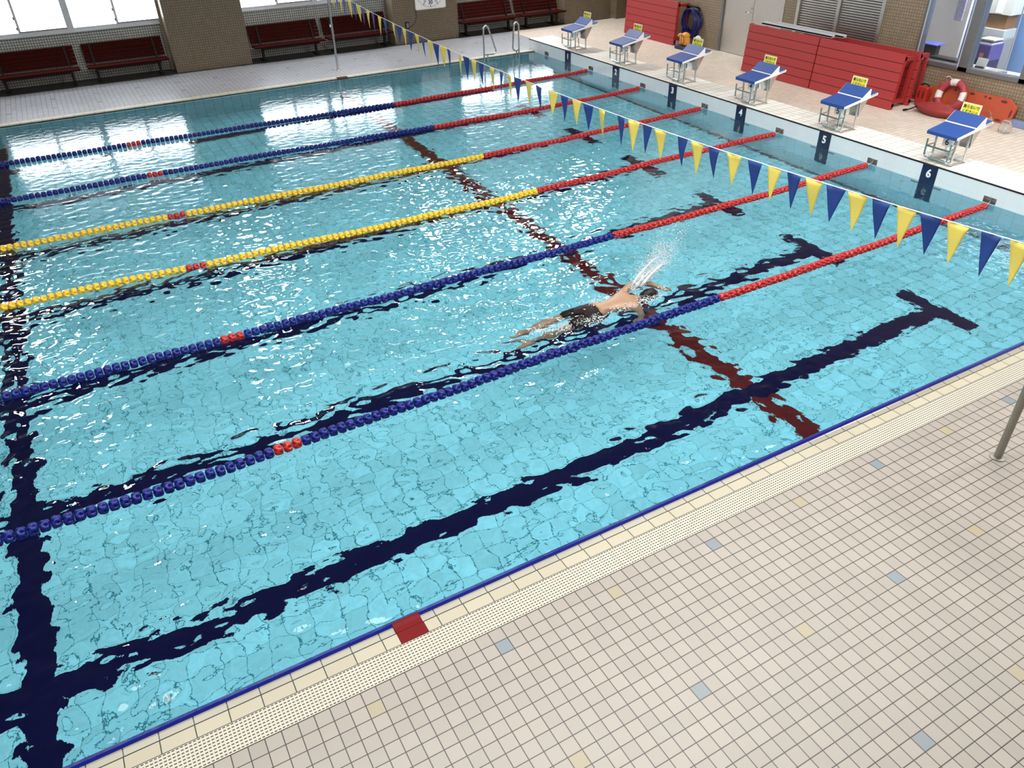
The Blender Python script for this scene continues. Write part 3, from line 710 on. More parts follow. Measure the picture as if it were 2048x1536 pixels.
# ------------------------------------------------------------------ backstroke flag line between two posts
FX = -5.02
def rope_z(y): return 1.499 + 0.0043 * (y + 7.35) ** 2
FL = [(1.30,1.12,'b'),(1.07,.88,'y'),(.82,.62,'b'),(.57,.37,'y'),(.32,.12,'b'),(-.06,-.26,'y'),
 (-.334,-.548,'b'),(-.602,-.808,'y'),(-.824,-1.061,'b'),(-1.128,-1.36,'y'),(-1.408,-1.637,'b'),(-1.779,-1.998,'y'),(-2.043,-2.273,'b'),(-2.496,-2.714,'y'),(-2.743,-2.943,'b'),(-3.043,-3.251,'y'),(-3.306,-3.497,'b'),(-3.628,-3.839,'y'),(-3.89,-4.082,'b'),(-4.207,-4.393,'y'),(-4.455,-4.65,'b'),(-4.711,-4.929,'y'),(-4.964,-5.153,'b'),(-5.381,-5.571,'y'),(-5.62,-5.798,'b'),(-5.884,-6.082,'y'),(-6.132,-6.306,'b'),(-6.52,-6.701,'y'),(-6.799,-6.972,'b'),(-7.062,-7.23,'y'),(-7.313,-7.486,'b'),(-7.613,-7.794,'y'),(-7.916,-8.095,'b'),(-8.264,-8.46,'y'),(-8.581,-8.762,'b'),(-8.861,-9.041,'y'),(-9.137,-9.327,'b'),(-9.444,-9.629,'y'),(-9.853,-10.041,'b'),(-10.111,-10.291,'y'),(-10.358,-10.542,'b'),(-10.612,-10.8,'y'),(-10.987,-11.177,'b'),(-11.24,-11.428,'y'),(-11.506,-11.692,'b'),(-11.799,-11.99,'y'),(-12.105,-12.292,'b'),(-12.356,-12.544,'y'),(-12.609,-12.803,'b'),(-12.859,-13.044,'y'),(-13.098,-13.287,'b'),(-13.341,-13.537,'y'),(-13.585,-13.773,'b'),(-13.823,-14.015,'y'),(-14.063,-14.239,'b'),(-14.287,-14.481,'y'),(-14.556,-14.738,'b'),(-14.792,-14.97,'y'),(-15.05,-15.23,'b')]
fr = empty('backstroke_flag_line', (FX, 1.434, rope_z(1.434)))
tag(fr, 'line of blue and yellow pennants strung across the pool between two posts', 'flag line')
OF = Vector(fr.location)
c = MB(); c.tube([Vector((FX, y, rope_z(y))) - OF for y in np.linspace(1.434, -15.322, 120)], 0.0045, 6); c.build('cord', M_tape, fr, True)
for a, b, col in FL:
    q = MB(); mid = (a + b) / 2; wdt = a - b; Lh = 0.345 + rg.uniform(-.02, .02); n, ms = 6, 8
    sway = rg.uniform(-0.015, 0.03); curl = rg.uniform(-0.02, 0.02)
    for i in range(ms + 1):
        t = i / ms
        for jx in range(n + 1):
            u = jx / n - 0.5
            ytop = a - (jx / n) * wdt
            y = mid + (ytop - mid) * (1 - t) - 0.0 + (-0.02 * t)
            z = rope_z(ytop) * (1 - t) + (rope_z(mid) - Lh) * t - 0.004 * (1 - t)
            x = FX + sway * t * t + curl * math.sin(u * PI) * (1 - t) + 0.008 * math.sin(4 * t + a * 9) * (1 - t)
            q.v.append(tuple(Vector((x, y, z)) - OF))
    for i in range(ms):
        for jx in range(n): q.f.append((i*(n+1)+jx, i*(n+1)+jx+1, (i+1)*(n+1)+jx+1, (i+1)*(n+1)+jx)); q.mi.append(0)
    o = q.build('pennant', M_flagblue if col == 'b' else M_flagyel, fr, True)
    o['label'] = 'blue pennant' if col == 'b' else 'yellow pennant'
    sm = o.modifiers.new('cloth', 'SOLIDIFY'); sm.thickness = 0.0015
for name, (px, py), mat, rr, lb in (('flag_post', (-4.994, 1.434), M_steel, 0.026, 'slim bright steel flag post on the far deck before the benches'), ('flag_post', (-5.055, -15.322), M_oldsteel, 0.030, 'weathered grey flag post on the near deck')):
    r = empty(name, (px, py, DECK)); tag(r, lb, 'post')
    MB().tube([(0, 0, 0), (0, 0, 1.05), (0, 0, 1.9)], rr, 16).build('pole', mat, r, 'auto')
    MB().lathe([(0.0, 0.012), (rr + 0.006, 0.012), (rr + 0.028, 0.009), (rr + 0.030, 0.0)], 20).build('base_flange', mat, r, 'auto')
    cl = MB(); cl.tube([(0, 0, rope_z(py) - DECK - 0.02), (0, 0, rope_z(py) - DECK + 0.02)], rr + 0.006, 12); cl.build('clamp', M_steel, r)
    if py > 0: MB().box(-rr - 0.02, -rr + 0.005, -0.01, 0.01, 0.95, 1.0).build('cleat', M_white, r)

# ------------------------------------------------------------------ pool ladder handrails at the far corner
for s, x0, lb in ((1, -1.475, 'left stainless pool ladder handrail at the far corner'), (-1, -0.475, 'right stainless pool ladder handrail beside the raised wall corner')):
    r = empty('ladder_handrail', (x0, 0.575, 0.0)); tag(r, lb, 'handrail', 'handrails of the pool ladder')
    h = MB(); dx = s * (0.34 if s > 0 else 0.18)
    h.tube(bend([(0, 0, -0.30), (0, 0, 0.20), (0, 0, 0.71), (s*0.05, 0, 0.76), (s*0.13, 0, 0.74), (dx, 0, 0.155), (dx - s*0.05, 0, 0.095), (0.012*s, 0, 0.10)], 0.07), 0.021, 12)
    h.build('rail', M_steel, r, 'auto')
    h = MB(); h.tube([(s*0.10 if s > 0 else -0.07, 0, 0.10), (s*0.10 if s > 0 else -0.07, 0, -0.30)], 0.019, 12); h.build('short_post', M_steel, r, 'auto')

# ------------------------------------------------------------------ benches along the far wall
BENCH = [(-12.20, -10.41, -11.97, -10.60, 'dark red slatted bench on black legs under the first window, cut by the frame edge'),
 (-10.26, -8.49, -10.07, -8.70, 'dark red slatted bench on black legs just left of the first tan pillar'),
 (-6.46, -4.66, -6.22, -4.85, 'dark red slatted bench just right of the first tan pillar'),
 (-4.56, -2.79, -4.35, -2.95, 'dark red slatted bench behind the steel flag post, left of the clock pillar'),
 (-0.78, 1.08, -0.50, 0.87, 'dark red slatted bench just right of the clock pillar'),
 (1.16, 2.63, 1.46, 2.36, 'dark red slatted bench behind starting block 1, before the third pillar')]
for (x0, x1, l0, l1, lb) in BENCH:
    r = empty('bench', ((x0 + x1)/2, 3.55, DECK)); tag(r, lb, 'bench', 'benches along the far wall'); cx = (x0 + x1)/2; h = (x1 - x0)/2
    s = MB()
    for i in range(4): s.box(-h, h, -0.36 + i*0.115, -0.36 + i*0.115 + 0.107, 0.345 - i*0.006, 0.385 - i*0.006)
    s.build('seat', M_benchred, r, bevel=0.006)
    s = MB()
    for i in range(5):
        M_ = Matrix.Translation((0, 0.135 + i*0.032, 0.40 + i*0.079)) @ Matrix.Rotation(-0.38, 4, 'X')
        s.box(-h + 0.01, h - 0.01, 0.0, 0.03, 0.0, 0.075, M_)
    s.build('backrest', M_benchred, r, bevel=0.004)
    for lx in (l0 - cx, l1 - cx):
        g = MB(); g.box(lx - 0.03, lx + 0.03, -0.04, 0.03, 0.0, 0.345); g.box(lx - 0.04, lx + 0.04, -0.16, 0.24, 0.0, 0.035)
        g.box(lx - 0.025, lx + 0.025, -0.33, 0.12, 0.30, 0.345)
        g.prism([(0.06, 0.33), (0.12, 0.33), (0.32, 0.78), (0.28, 0.79)], lx - 0.02, lx + 0.02, 'x'); g.build('leg', M_iron, r)
    g = MB(); g.box(l0 - cx, l1 - cx, -0.20, -0.16, 0.285, 0.335); g.build('stretcher', M_iron, r)

# ------------------------------------------------------------------ pace clock, socket
r = empty('pace_clock', (-1.615, 3.40, 1.30)); tag(r, 'white square pace clock with black ticks on the tan pillar', 'clock')
q = MB()
def rrect(hx, hz, rad, n=6):
    out = []
    for cx_, cz_, a0 in ((hx-rad, hz-rad, 0), (-hx+rad, hz-rad, PI/2), (-hx+rad, -hz+rad, PI), (hx-rad, -hz+rad, 1.5*PI)):
        for i in range(n+1): a = a0 + PI/2*i/n; out.append((cx_ + rad*math.cos(a), cz_ + rad*math.sin(a)))
    return out
q.prism(rrect(0.455, 0.48, 0.05), -0.05, 0.0, 'y'); q.build('case', M_steel_dull, r)
q = MB(); q.prism(rrect(0.435, 0.46, 0.045), -0.056, -0.050, 'y'); q.build('dial', M_white, r)
q = MB()
for i in range(60):
    a = -PI/2 + i*PI/30; L_ = 0.075 if i % 5 == 0 else 0.032; wd = 0.008 if i % 5 == 0 else 0.0045
    M_ = Matrix.Rotation(-a, 4, 'Y'); q.box(0.435 - L_, 0.435, -0.058, -0.0555, -wd, wd, M_)
q.build('minute_ticks', M_ink, r)
M_navyink = pm('navy numeral ink', (0.01, 0.012, 0.12), 0.5); M_greyink = pm('grey numeral ink', (0.22, 0.21, 0.26), 0.5)
for n_, a in ((60, 90), (15, 0), (30, -90), (45, 180)): text_mesh(str(n_), 0.13, M_navyink, 'numeral', face_mx((0.31*math.cos(math.radians(a)), -0.058, 0.31*math.sin(math.radians(a))), '-y'), r, embolden=0.003)
for n_, a in ((5, 60), (10, 30), (20, -30), (25, -60), (35, -120), (40, -150), (50, 150), (55, 120)): text_mesh(str(n_), 0.075, M_greyink, 'numeral', face_mx((0.32*math.cos(math.radians(a)), -0.058, 0.32*math.sin(math.radians(a))), '-y'), r, embolden=0.002)
q = MB(); q.box(-0.006, 0.006, -0.064, -0.060, -0.05, 0.38); q.build('red_hand', M_red, r)
q = MB(); q.tube(bend([(-0.43, -0.02, -0.47), (-0.42, -0.03, -0.62), (-0.47, -0.03, -0.78), (-0.64, -0.03, -0.88)], 0.08), 0.005, 6); q.build('power_cord', M_iron, r, True)
r = MB().box(-2.375, -2.265, 3.37, 3.40, 0.40, 0.565).build('wall_socket', M_iron, bevel=0.004); tag(r, 'dark wall socket on the clock pillar below the clock', 'socket')
MB().box(-2.355, -2.285, 3.363, 3.37, 0.425, 0.54).build('cover', M_frame_d, r)

# ------------------------------------------------------------------ red pool platforms stood on edge
def red_platform(name_label, x, y0, y1, top, lean, depth=0.46, planks=6):
    r = empty('pool_platform', (x, (y0 + y1)/2, DECK)); r.rotation_euler = (0, lean, 0); tag(r, name_label, 'pool platform', 'red pool platforms by the wall')
    h = abs(y1 - y0)/2; H = top - DECK; pr = []
    s = MB(); ph = H / planks
    for i in range(planks): s.box(0, 0.035, -h, h, i*ph + 0.005, (i+1)*ph - 0.005)
    s.build('deck_planks', M_stand, r, bevel=0.004)
    MB().box(0.010, 0.033, -h + 0.01, h - 0.01, 0.01, H - 0.01).build('backing', M_stand_gap, r)
    for zz in (0.05, H - 0.11): MB().box(0.035, 0.085, -h, h, zz, zz + 0.06).build('rail', M_stand_d, r)
    for sy in (-1, 1):
        MB().box(0.035, 0.085, sy*(h - 0.03) - 0.03, sy*(h - 0.03) + 0.03, 0.0, H).build('rail', M_stand_d, r)
        for zz in (0.10, H - 0.13):
            MB().box(0.085, depth, sy*(h - 0.10) - 0.035, sy*(h - 0.10) + 0.035, zz, zz + 0.07).build('leg', M_stand_d, r)
        MB().box(depth - 0.06, depth, sy*(h - 0.10) - 0.03, sy*(h - 0.10) + 0.03, 0.10, H - 0.06).build('leg_brace', M_stand_d, r)
    return r
red_platform('red planked pool platform on edge behind block 2, beside the blue hose', 3.24, -0.97, 1.16, 1.05, 0.05)
red_platform('red planked pool platform on edge with bars on top, left of its twin', 2.70, -6.03, -4.05, 1.02, 0.08)
red_platform('red planked pool platform on edge behind block 5, right of its twin', 2.70, -8.05, -6.06, 1.02, 0.08)
red_platform('darker red platform hidden behind the other two along the shutters', 3.22, -8.02, -5.2, 1.0, 0.03, 0.38)
for i, (y0, y1, x, z, lb) in enumerate(((-4.35, -6.28, 2.88, 1.045, 'front aluminium bar lying along the red platform top'), (-4.60, -6.45, 3.02, 1.05, 'rear aluminium bar lying along the red platform top'))):
    b = MB(); b.box(x - 0.045, x + 0.045, y1, y0, z - 0.012, z + 0.02); b.box(x - 0.045, x - 0.035, y1, y0, z - 0.02, z + 0.04); b.box(x + 0.035, x + 0.045, y1, y0, z - 0.02, z + 0.04)
    tag(b.build('aluminium_bar', M_alu, bevel=0.003), lb, 'metal bar', 'bars on the red platform')

# ------------------------------------------------------------------ hose on its hook, orange bag
M_hose = pm('blue hose rubber', (0.006, 0.012, 0.13), 0.35, var=0.2)
r = empty('hose_coil', (RX - 0.10, -1.12, 0.58)); tag(r, 'coiled blue hose hanging from a black hook on the tan wall', 'hose')
q = MB(); rh = random.Random(5)
for i in range(22):
    a0 = rh.uniform(0, 6.28); rx = rh.uniform(0.20, 0.34); rz_ = rh.uniform(0.27, 0.34); ox = rh.uniform(-0.07, 0.06); oy = rh.uniform(-0.03, 0.03)
    q.tube([(ox + 0.02*math.sin(3*t + i), oy + rx*math.cos(t), 0.30 - rz_ + rz_*math.sin(t)) for t in np.linspace(a0, a0 + 2*PI, 36)], 0.014, 7, cap=False)
q.tube(bend([(0.02, 0.28, -0.1), (0.0, 0.36, -0.35), (-0.05, 0.30, -0.52)], 0.1), 0.008, 6)
q.build('hose', M_hose, r, True)
q = MB(); q.tube(bend([(0.09, 0.18, 0.25), (-0.02, 0.18, 0.36), (-0.02, -0.20, 0.36), (0.09, -0.20, 0.30), (-0.02, -0.20, 0.20)], 0.04), 0.022, 8); q.build('hanger', M_iron, r, 'auto')
M_orange = pm('orange nylon', (0.62, 0.26, 0.03), 0.5, var=0.15, scale=10, bump=0.3)
def blob(name, cx, cz, sx, sy, sz, mat, parent, seed, lump=0.12, cy=0.0):
    bm = bmesh.new(); bmesh.ops.create_icosphere(bm, subdivisions=3, radius=1.0); rr = random.Random(seed); ph = [rr.uniform(0, 6) for _ in range(6)]
    for v in bm.verts:
        p = v.co.copy(); k = 1 + lump*(math.sin(3*p.x + ph[0]) + math.sin(4*p.y + ph[1]) + math.sin(5*p.z + ph[2]))/2
        v.co = Vector((p.x*sx*k + cx, p.y*sy*k + cy, max(p.z, -0.8)*sz*k + cz))
    me = bpy.data.meshes.new(name); bm.to_mesh(me); bm.free(); me.materials.append(mat)
    for f in me.polygons: f.use_smooth = True
    o = bpy.data.objects.new(name, me); COL.objects.link(o); o.parent = parent; return o
r = empty('rescue_float_bundle', (3.18, -1.48, DECK)); tag(r, 'orange float bundle tied with cord on a navy base beside the hose', 'float bundle')
MB().box(-0.13, 0.14, -0.19, 0.22, 0.0, 0.085).build('navy_base', pm('navy foam', (0.012, 0.02, 0.07), 0.6), r, bevel=0.02)
blob('float_body', 0.0, 0.20, 0.11, 0.16, 0.135, M_orange, r, 1)
blob('float_flap', 0.0, 0.32, 0.09, 0.11, 0.09, M_orange, r, 2, cy=-0.03)
blob('float_ear', -0.02, 0.30, 0.06, 0.09, 0.055, M_orange, r, 3, cy=0.14)
q = MB(); q.tube([(-0.115 + 0.02*math.cos(2*t), 0.02 + 0.11*math.cos(t), 0.22 + 0.13*math.sin(t)) for t in np.linspace(0, 2*PI, 30)], 0.006, 6, cap=False)
q.tube([(-0.12, -0.02, 0.36), (-0.125, -0.01, 0.25), (-0.12, -0.03, 0.12)], 0.006, 6); q.build('cord', pm('dark cord', (0.06, 0.01, 0.01), 0.6), r, True)
r = empty('white_hose_reel', (3.30, -1.78, DECK)); tag(r, 'small coil of white tubing behind the notice on block 3', 'tubing')
q = MB()
for i in range(4): q.tube([(0.02*i, 0.12*math.cos(t), 0.16 + 0.11*math.sin(t) + 0.02*i) for t in np.linspace(0, 2*PI, 28)], 0.012, 7, cap=False)
q.build('tube', M_white, r, True)

# ------------------------------------------------------------------ rescue gear under the office window
M_hole = pm('dark hole shade', (0.10, 0.015, 0.008), 0.7)
r = empty('spine_board', (3.58, -9.0, DECK)); r.rotation_euler = (0, 0.22, 0); tag(r, 'long orange rescue board with hand holes leaning on the wall under the office window', 'rescue board')
q = MB(); prof = [(0.84, 0.05), (0.86, 0.33), (0.70, 0.42), (-0.70, 0.42), (-0.86, 0.30), (-0.84, 0.06), (-0.70, 0.0), (0.70, 0.0)]
q.prism(prof, 0.0, 0.055, 'x'); q.build('board', M_orangeb, r, bevel=0.012)
for y, z, wy, wz in ((0.62, .37, .06, .022), (0.36, .37, .03, .02), (0.24, .37, .012, .02), (0.02, .37, .05, .022), (-0.24, .37, .022, .02), (-0.33, .36, .03, .02), (-0.60, .355, .06, .022), (-0.79, .19, .018, .07), (-0.62, .045, .06, .022), (-0.02, .045, .05, .022), (0.55, .045, .06, .022)):
    MB().prism([(y + wy*math.cos(a), z + wz*math.sin(a)) for a in np.linspace(0, 2*PI, 15)[:-1]], -0.002, 0.002, 'x').build('hand_hole', M_hole, r)
r = empty('life_ring', (3.42, -8.66, DECK)); r.rotation_euler = (0, 0.35, 0); tag(r, 'red and white life ring leaning on the orange rescue board', 'life ring')
M_ringred = pm('faded red ring cover', (0.34, 0.04, 0.06), 0.6, var=0.1); M_ringw = pm('white ring cover', (0.66, 0.65, 0.62), 0.6, var=0.05)
R0, R1 = 0.235, 0.062
for i in range(8):
    a0, a1 = i*PI/4 + 0.30, (i+1)*PI/4 + 0.30
    if i % 2: a0 += 0.10; a1 -= 0.10
    else: a0 -= 0.10; a1 += 0.10
    q = MB(); q.tube([(0, R0*math.cos(t), 0.30 + R0*math.sin(t)) for t in np.linspace(a0, a1, 10)], R1 + (0.002 if i % 2 else 0), 14, cap=True)
    o = q.build('cover_panel', M_ringw if i % 2 else M_ringred, r, 'auto'); o['label'] = 'white panel' if i % 2 else 'red panel'
q = MB(); q.tube([(-0.04, (R0 + 0.075 + 0.02*abs(math.sin(2*t)))*math.cos(t), 0.30 + (R0 + 0.075 + 0.02*abs(math.sin(2*t)))*math.sin(t)) for t in np.linspace(0, 2*PI, 60)], 0.006, 6, cap=False)
q.build('grab_rope', pm('grab rope', (0.30, 0.05, 0.05), 0.7), r, True)
q = MB(); q.tube(bend([(0.05, 0.05, 0.52), (0.02, 0.12, 0.58), (0.0, 0.15, 0.50)], 0.05), 0.009, 6); q.tube(bend([(0.02, 0.12, 0.57), (0.0, 0.20, 0.62), (-0.02, 0.24, 0.58)], 0.04), 0.006, 6); q.build('loose_line', M_tape, r, True)
r = empty('rescue_tube', (3.46, -8.14, DECK)); tag(r, 'bright red slotted rescue tube standing left of the life ring', 'rescue tube')
q = MB(); q.prism(rrect(0.11, 0.17, 0.04), -0.06, 0.06, 'x', Matrix.Translation((0, 0, 0.19))); q.build('body', pm('bright red foam', (0.36, 0.016, 0.012), 0.5), r, bevel=0.02)
q = MB()
for y in (-0.045, 0.045): q.prism([(y + 0.018*math.cos(a), 0.21 + 0.075*math.sin(a)) for a in np.linspace(0, 2*PI, 15)[:-1]], -0.063, -0.059, 'x')
q.build('slots', pm('tube slot', (0.07, 0.006, 0.006), 0.7), r)
q = MB(); q.tube(bend([(0, 0.08, 0.37), (0.0, 0.0, 0.41), (0.02, -0.09, 0.37)], 0.05), 0.012, 6); q.build('strap', M_iron, r, True)
r = empty('red_low_form', (3.12, -8.72, DECK)); tag(r, 'dark red low form before the life ring, standing in for board and float edge', 'bag')  # stands in for the lower edge of rescue board and red float
blob('body', 0.0, 0.10, 0.20, 0.42, 0.12, pm('dark red form', (0.24, 0.018, 0.016), 0.6, var=0.2, bump=0.3), r, 9, 0.06)
q = MB(); q.tube(bend([(-0.16, 0.30, 0.12), (-0.26, 0.45, 0.02), (-0.20, 0.55, 0.012), (-0.1, 0.5, 0.012)], 0.08), 0.012, 6); q.build('strap', M_iron, r, True)
for (x, y, lb, sd) in ((3.18, -9.66, 'clear plastic bag leaning on the rescue board behind block 6', 4), (3.08, -10.08, 'crumpled clear plastic bag on the tiles right of block 6', 6)):
    r = empty('plastic_bag', (x, y, DECK)); tag(r, lb, 'plastic bag', 'plastic bags behind block 6')
    blob('bag', 0.0, 0.11, 0.05, 0.105, 0.13, M_bag, r, sd, 0.25)
    q = MB(); q.quad((0.0, -0.11, 0.15), (0.0, 0.11, 0.13), (-0.01, 0.13, 0.27), (0.01, -0.10, 0.24)); o = q.build('mouth', M_bag, r); o.modifiers.new('film', 'SOLIDIFY').thickness = 0.002
    blob('contents', 0.0, 0.075, 0.03, 0.06, 0.06, M_ringw, r, sd + 3, 0.2)
r = empty('blue_mat', (3.62, -10.75, DECK)); tag(r, 'pale blue mat strip along the wall foot right of the rescue board', 'mat')
MB().box(-0.05, 0.08, -1.2, 0.92, 0.0, 0.10).build('mat', pm('pale blue mat', (0.18, 0.24, 0.42), 0.7), r, bevel=0.01)

# ------------------------------------------------------------------ things in the office
desk = MB(); desk.box(RX + 0.14, RX + 0.75, OW1, OW0 + 0.3, 0.66, 0.69)
o = desk.build('desk_counter', pm('office counter', (0.40, 0.38, 0.35), 0.5)); tag(o, 'long counter inside the office window', 'counter')
q = MB(); q.box(5.0, 5.06, -7.62, -6.85, 0.02, 2.4)
tag(q.build('white_partition', pm('white board', (0.66, 0.64, 0.64), 0.5, var=0.05)), 'tall white door panel inside the office', 'panel')
r = MB().box(4.97, 5.0, -7.52, -7.36, 1.30, 1.95).build('notice_sheet', pm('printed sheet', (0.35, 0.35, 0.5), 0.5, var=0.5, scale=25)); tag(r, 'printed notice hanging on the white panel in the office', 'notice')
r = empty('filing_cabinet', (5.55, -7.95, 0)); tag(r, 'grey cabinet with a papered top behind the office glass', 'cabinet')
MB().box(-0.2, 0.2, -0.3, 0.35, 0.02, 1.02).build('body', pm('grey cabinet metal', (0.30, 0.31, 0.30), 0.4), r, bevel=0.01)
MB().box(-0.2, 0.2, -0.28, 0.30, 1.02, 1.18).build('tray', pm('pale tray', (0.45, 0.50, 0.50), 0.4), r, bevel=0.01)
MB().box(-0.15, 0.2, -0.22, 0.25, 1.18, 1.42).build('carton', pm('brown carton', (0.24, 0.13, 0.06), 0.7), r)
MB().box(-0.2, 0.2, -0.3, 0.35, 1.44, 2.0).build('upper_box', pm('greenish white box', (0.55, 0.57, 0.53), 0.5), r)
MB().box(-0.21, -0.2, -0.12, 0.02, 1.46, 1.95).build('towel', M_white, r)
r = MB().box(4.0, 4.22, -8.27, -7.70, 0.695, 0.80).build('printer', pm('dark brown plastic', (0.035, 0.028, 0.026), 0.4), bevel=0.02); tag(r, 'low dark machine on the counter at the left office pane', 'machine')
r = empty('desk_monitor', (4.35, -7.45, 0.69)); tag(r, 'box monitor with a blue folder on top at the left edge of the office', 'monitor')
MB().box(-0.06, 0.06, -0.16, 0.10, 0.0, 0.24).build('screen', pm('dark screen', (0.04, 0.045, 0.045), 0.3), r)
MB().box(-0.14, 0.16, -0.20, 0.16, 0.245, 0.262).build('folder', pm('blue folder', (0.12, 0.15, 0.55), 0.4), r)
r = empty('purple_crate', (5.0, -8.22, 0.0)); tag(r, 'purple crate with papers on top and a red sticker behind the office glass', 'crate')
MB().box(-0.2, 0.2, -0.17, 0.16, 0.70, 1.0).build('body', pm('purple plastic', (0.11, 0.09, 0.28), 0.4), r, bevel=0.015)
MB().box(-0.2, 0.2, -0.16, 0.15, 0.02, 0.70).build('stand', pm('dark stand', (0.05, 0.05, 0.10), 0.5), r)
MB().box(-0.203, -0.2, -0.06, 0.02, 0.74, 0.84).build('sticker', pm('red sticker', (0.6, 0.2, 0.14), 0.5, var=0.4, scale=60), r)
for i, zz in enumerate((1.0, 1.03, 1.06)): MB().box(-0.18 + 0.02*i, 0.15, -0.15, 0.10 + 0.02*i, zz, zz + 0.02).build('papers', M_white if i != 1 else M_frame_d, r)
r = empty('paper_stand', (4.12, -8.68, 0.69)); tag(r, 'white paper stand leaning on the counter right of the window post', 'paper stand')
q = MB(); q.prism([(0.0, 0.0), (0.06, 0.20), (0.07, 0.20), (0.02, 0.0)], -0.10, 0.10, 'y'); q.build('sheet', M_white, r)
MB().box(-0.06, 0.02, -0.08, 0.06, 0.0, 0.07).build('base', M_iron, r, bevel=0.01)
r = MB().box(4.02, 4.25, -9.15, -8.85, 0.69, 0.74).build('document_tray', pm('grey tray', (0.3, 0.28, 0.27), 0.5)); tag(r, 'flat document tray on the counter in the right office pane', 'tray')
r = MB().box(3.98, 4.06, -9.24, -9.13, 0.69, 0.77).build('plastic_cup', M_bag); tag(r, 'small clear container on the counter beside the window bar', 'container')
r = MB().tube([(4.3, -9.07, 0.69), (4.3, -9.03, 2.4)], 0.012, 8).build('pale_rod', M_alu); tag(r, 'thin pale upright rod behind the right office pane', 'rod')
r = empty('office_chair', (4.62, -9.62, 0.0)); tag(r, 'dark rounded chair back at the right office pane', 'chair')
blob('backrest', 0.0, 0.90, 0.07, 0.26, 0.22, pm('charcoal fabric', (0.025, 0.025, 0.032), 0.8), r, 4, 0.03)
MB().box(-0.2, 0.25, -0.22, 0.22, 0.42, 0.50).build('seat', pm('charcoal seat', (0.025, 0.025, 0.03), 0.8), r, bevel=0.03)
q = MB(); q.tube([(0, 0, 0.06), (0, 0, 0.42)], 0.03); q.tube([(0.05, 0, 0.45), (0.05, 0, 0.8)], 0.02)
for i in range(5): q.tube([(0, 0, 0.08), (0.26*math.cos(i*1.257), 0.26*math.sin(i*1.257), 0.05)], 0.018)
q.build('stem', M_iron, r, 'auto')

# ------------------------------------------------------------------ swimmer
def skinned(name, chains, mat, parent, sub=2):
    """chains: list of [(x,y,z,rx,ry)]; chains whose first point repeats a point of an earlier chain branch from it"""
    verts, edges, rad, ids = [], [], [], {}
    for ch in chains:
        prev = None
        for (x, y, z, a, b) in ch:
            key = (round(x, 4), round(y, 4), round(z, 4))
            if key not in ids: ids[key] = len(verts); verts.append((x, y, z)); rad.append((a, b))
            if prev is not None and prev != ids[key]: edges.append((prev, ids[key]))
            prev = ids[key]
    me = bpy.data.meshes.new(name); me.from_pydata(verts, edges, []); o = bpy.data.objects.new(name, me); COL.objects.link(o)
    sk = o.modifiers.new('skin', 'SKIN'); sk.use_smooth_shade = True
    for i, v in enumerate(me.skin_vertices[0].data): v.radius = rad[i]; v.use_root = (i == 0)
    ss = o.modifiers.new('sub', 'SUBSURF'); ss.levels = sub; ss.render_levels = sub
    dg = bpy.context.evaluated_depsgraph_get(); dg.update()
    m2 = bpy.data.meshes.new_from_object(o.evaluated_get(dg)); bpy.data.objects.remove(o)
    m2.materials.clear(); m2.materials.append(mat)
    for f in m2.polygons: f.use_smooth = True
    r = bpy.data.objects.new(name, m2); COL.objects.link(r); r.parent = parent; return r
sw = empty('swimmer', (-6.40, -11.50, -0.09)); sw.rotation_euler = (0, 0, math.radians(-3))
tag(sw, 'person swimming front crawl in dark shorts, one arm reaching forward in spray', 'person')
# local frame: +x = swimming direction, +y = the person's left (far side), z up; pelvis at the origin
body = []
body.append([(0, 0, 0.02, .135, .085), (.14, 0, .035, .125, .085), (.28, 0, .045, .145, .095), (.42, 0, .055, .165, .095), (.50, 0, .06, .12, .075), (.56, 0, .055, .055, .055), (.62, 0, .05, .05, .055)])
# near arm pulling down under the body
body.append([(.42, 0, .055, .165, .095), (.46, -.17, .03, .058, .055), (.46, -.24, -.04, .047, .047), (.43, -.27, -.15, .042, .042), (.38, -.24, -.26, .036, .034), (.30, -.19, -.34, .028, .025), (.27, -.175, -.365, .030, .022)])
# far arm reaching forward over the water
body.append([(.42, 0, .055, .165, .095), (.48, .17, .07, .058, .055), (.58, .20, .13, .046, .046), (.70, .18, .17, .042, .042), (.82, .12, .14, .036, .034), (.92, .07, .09, .027, .024), (.955, .055, .075, .030, .022)])
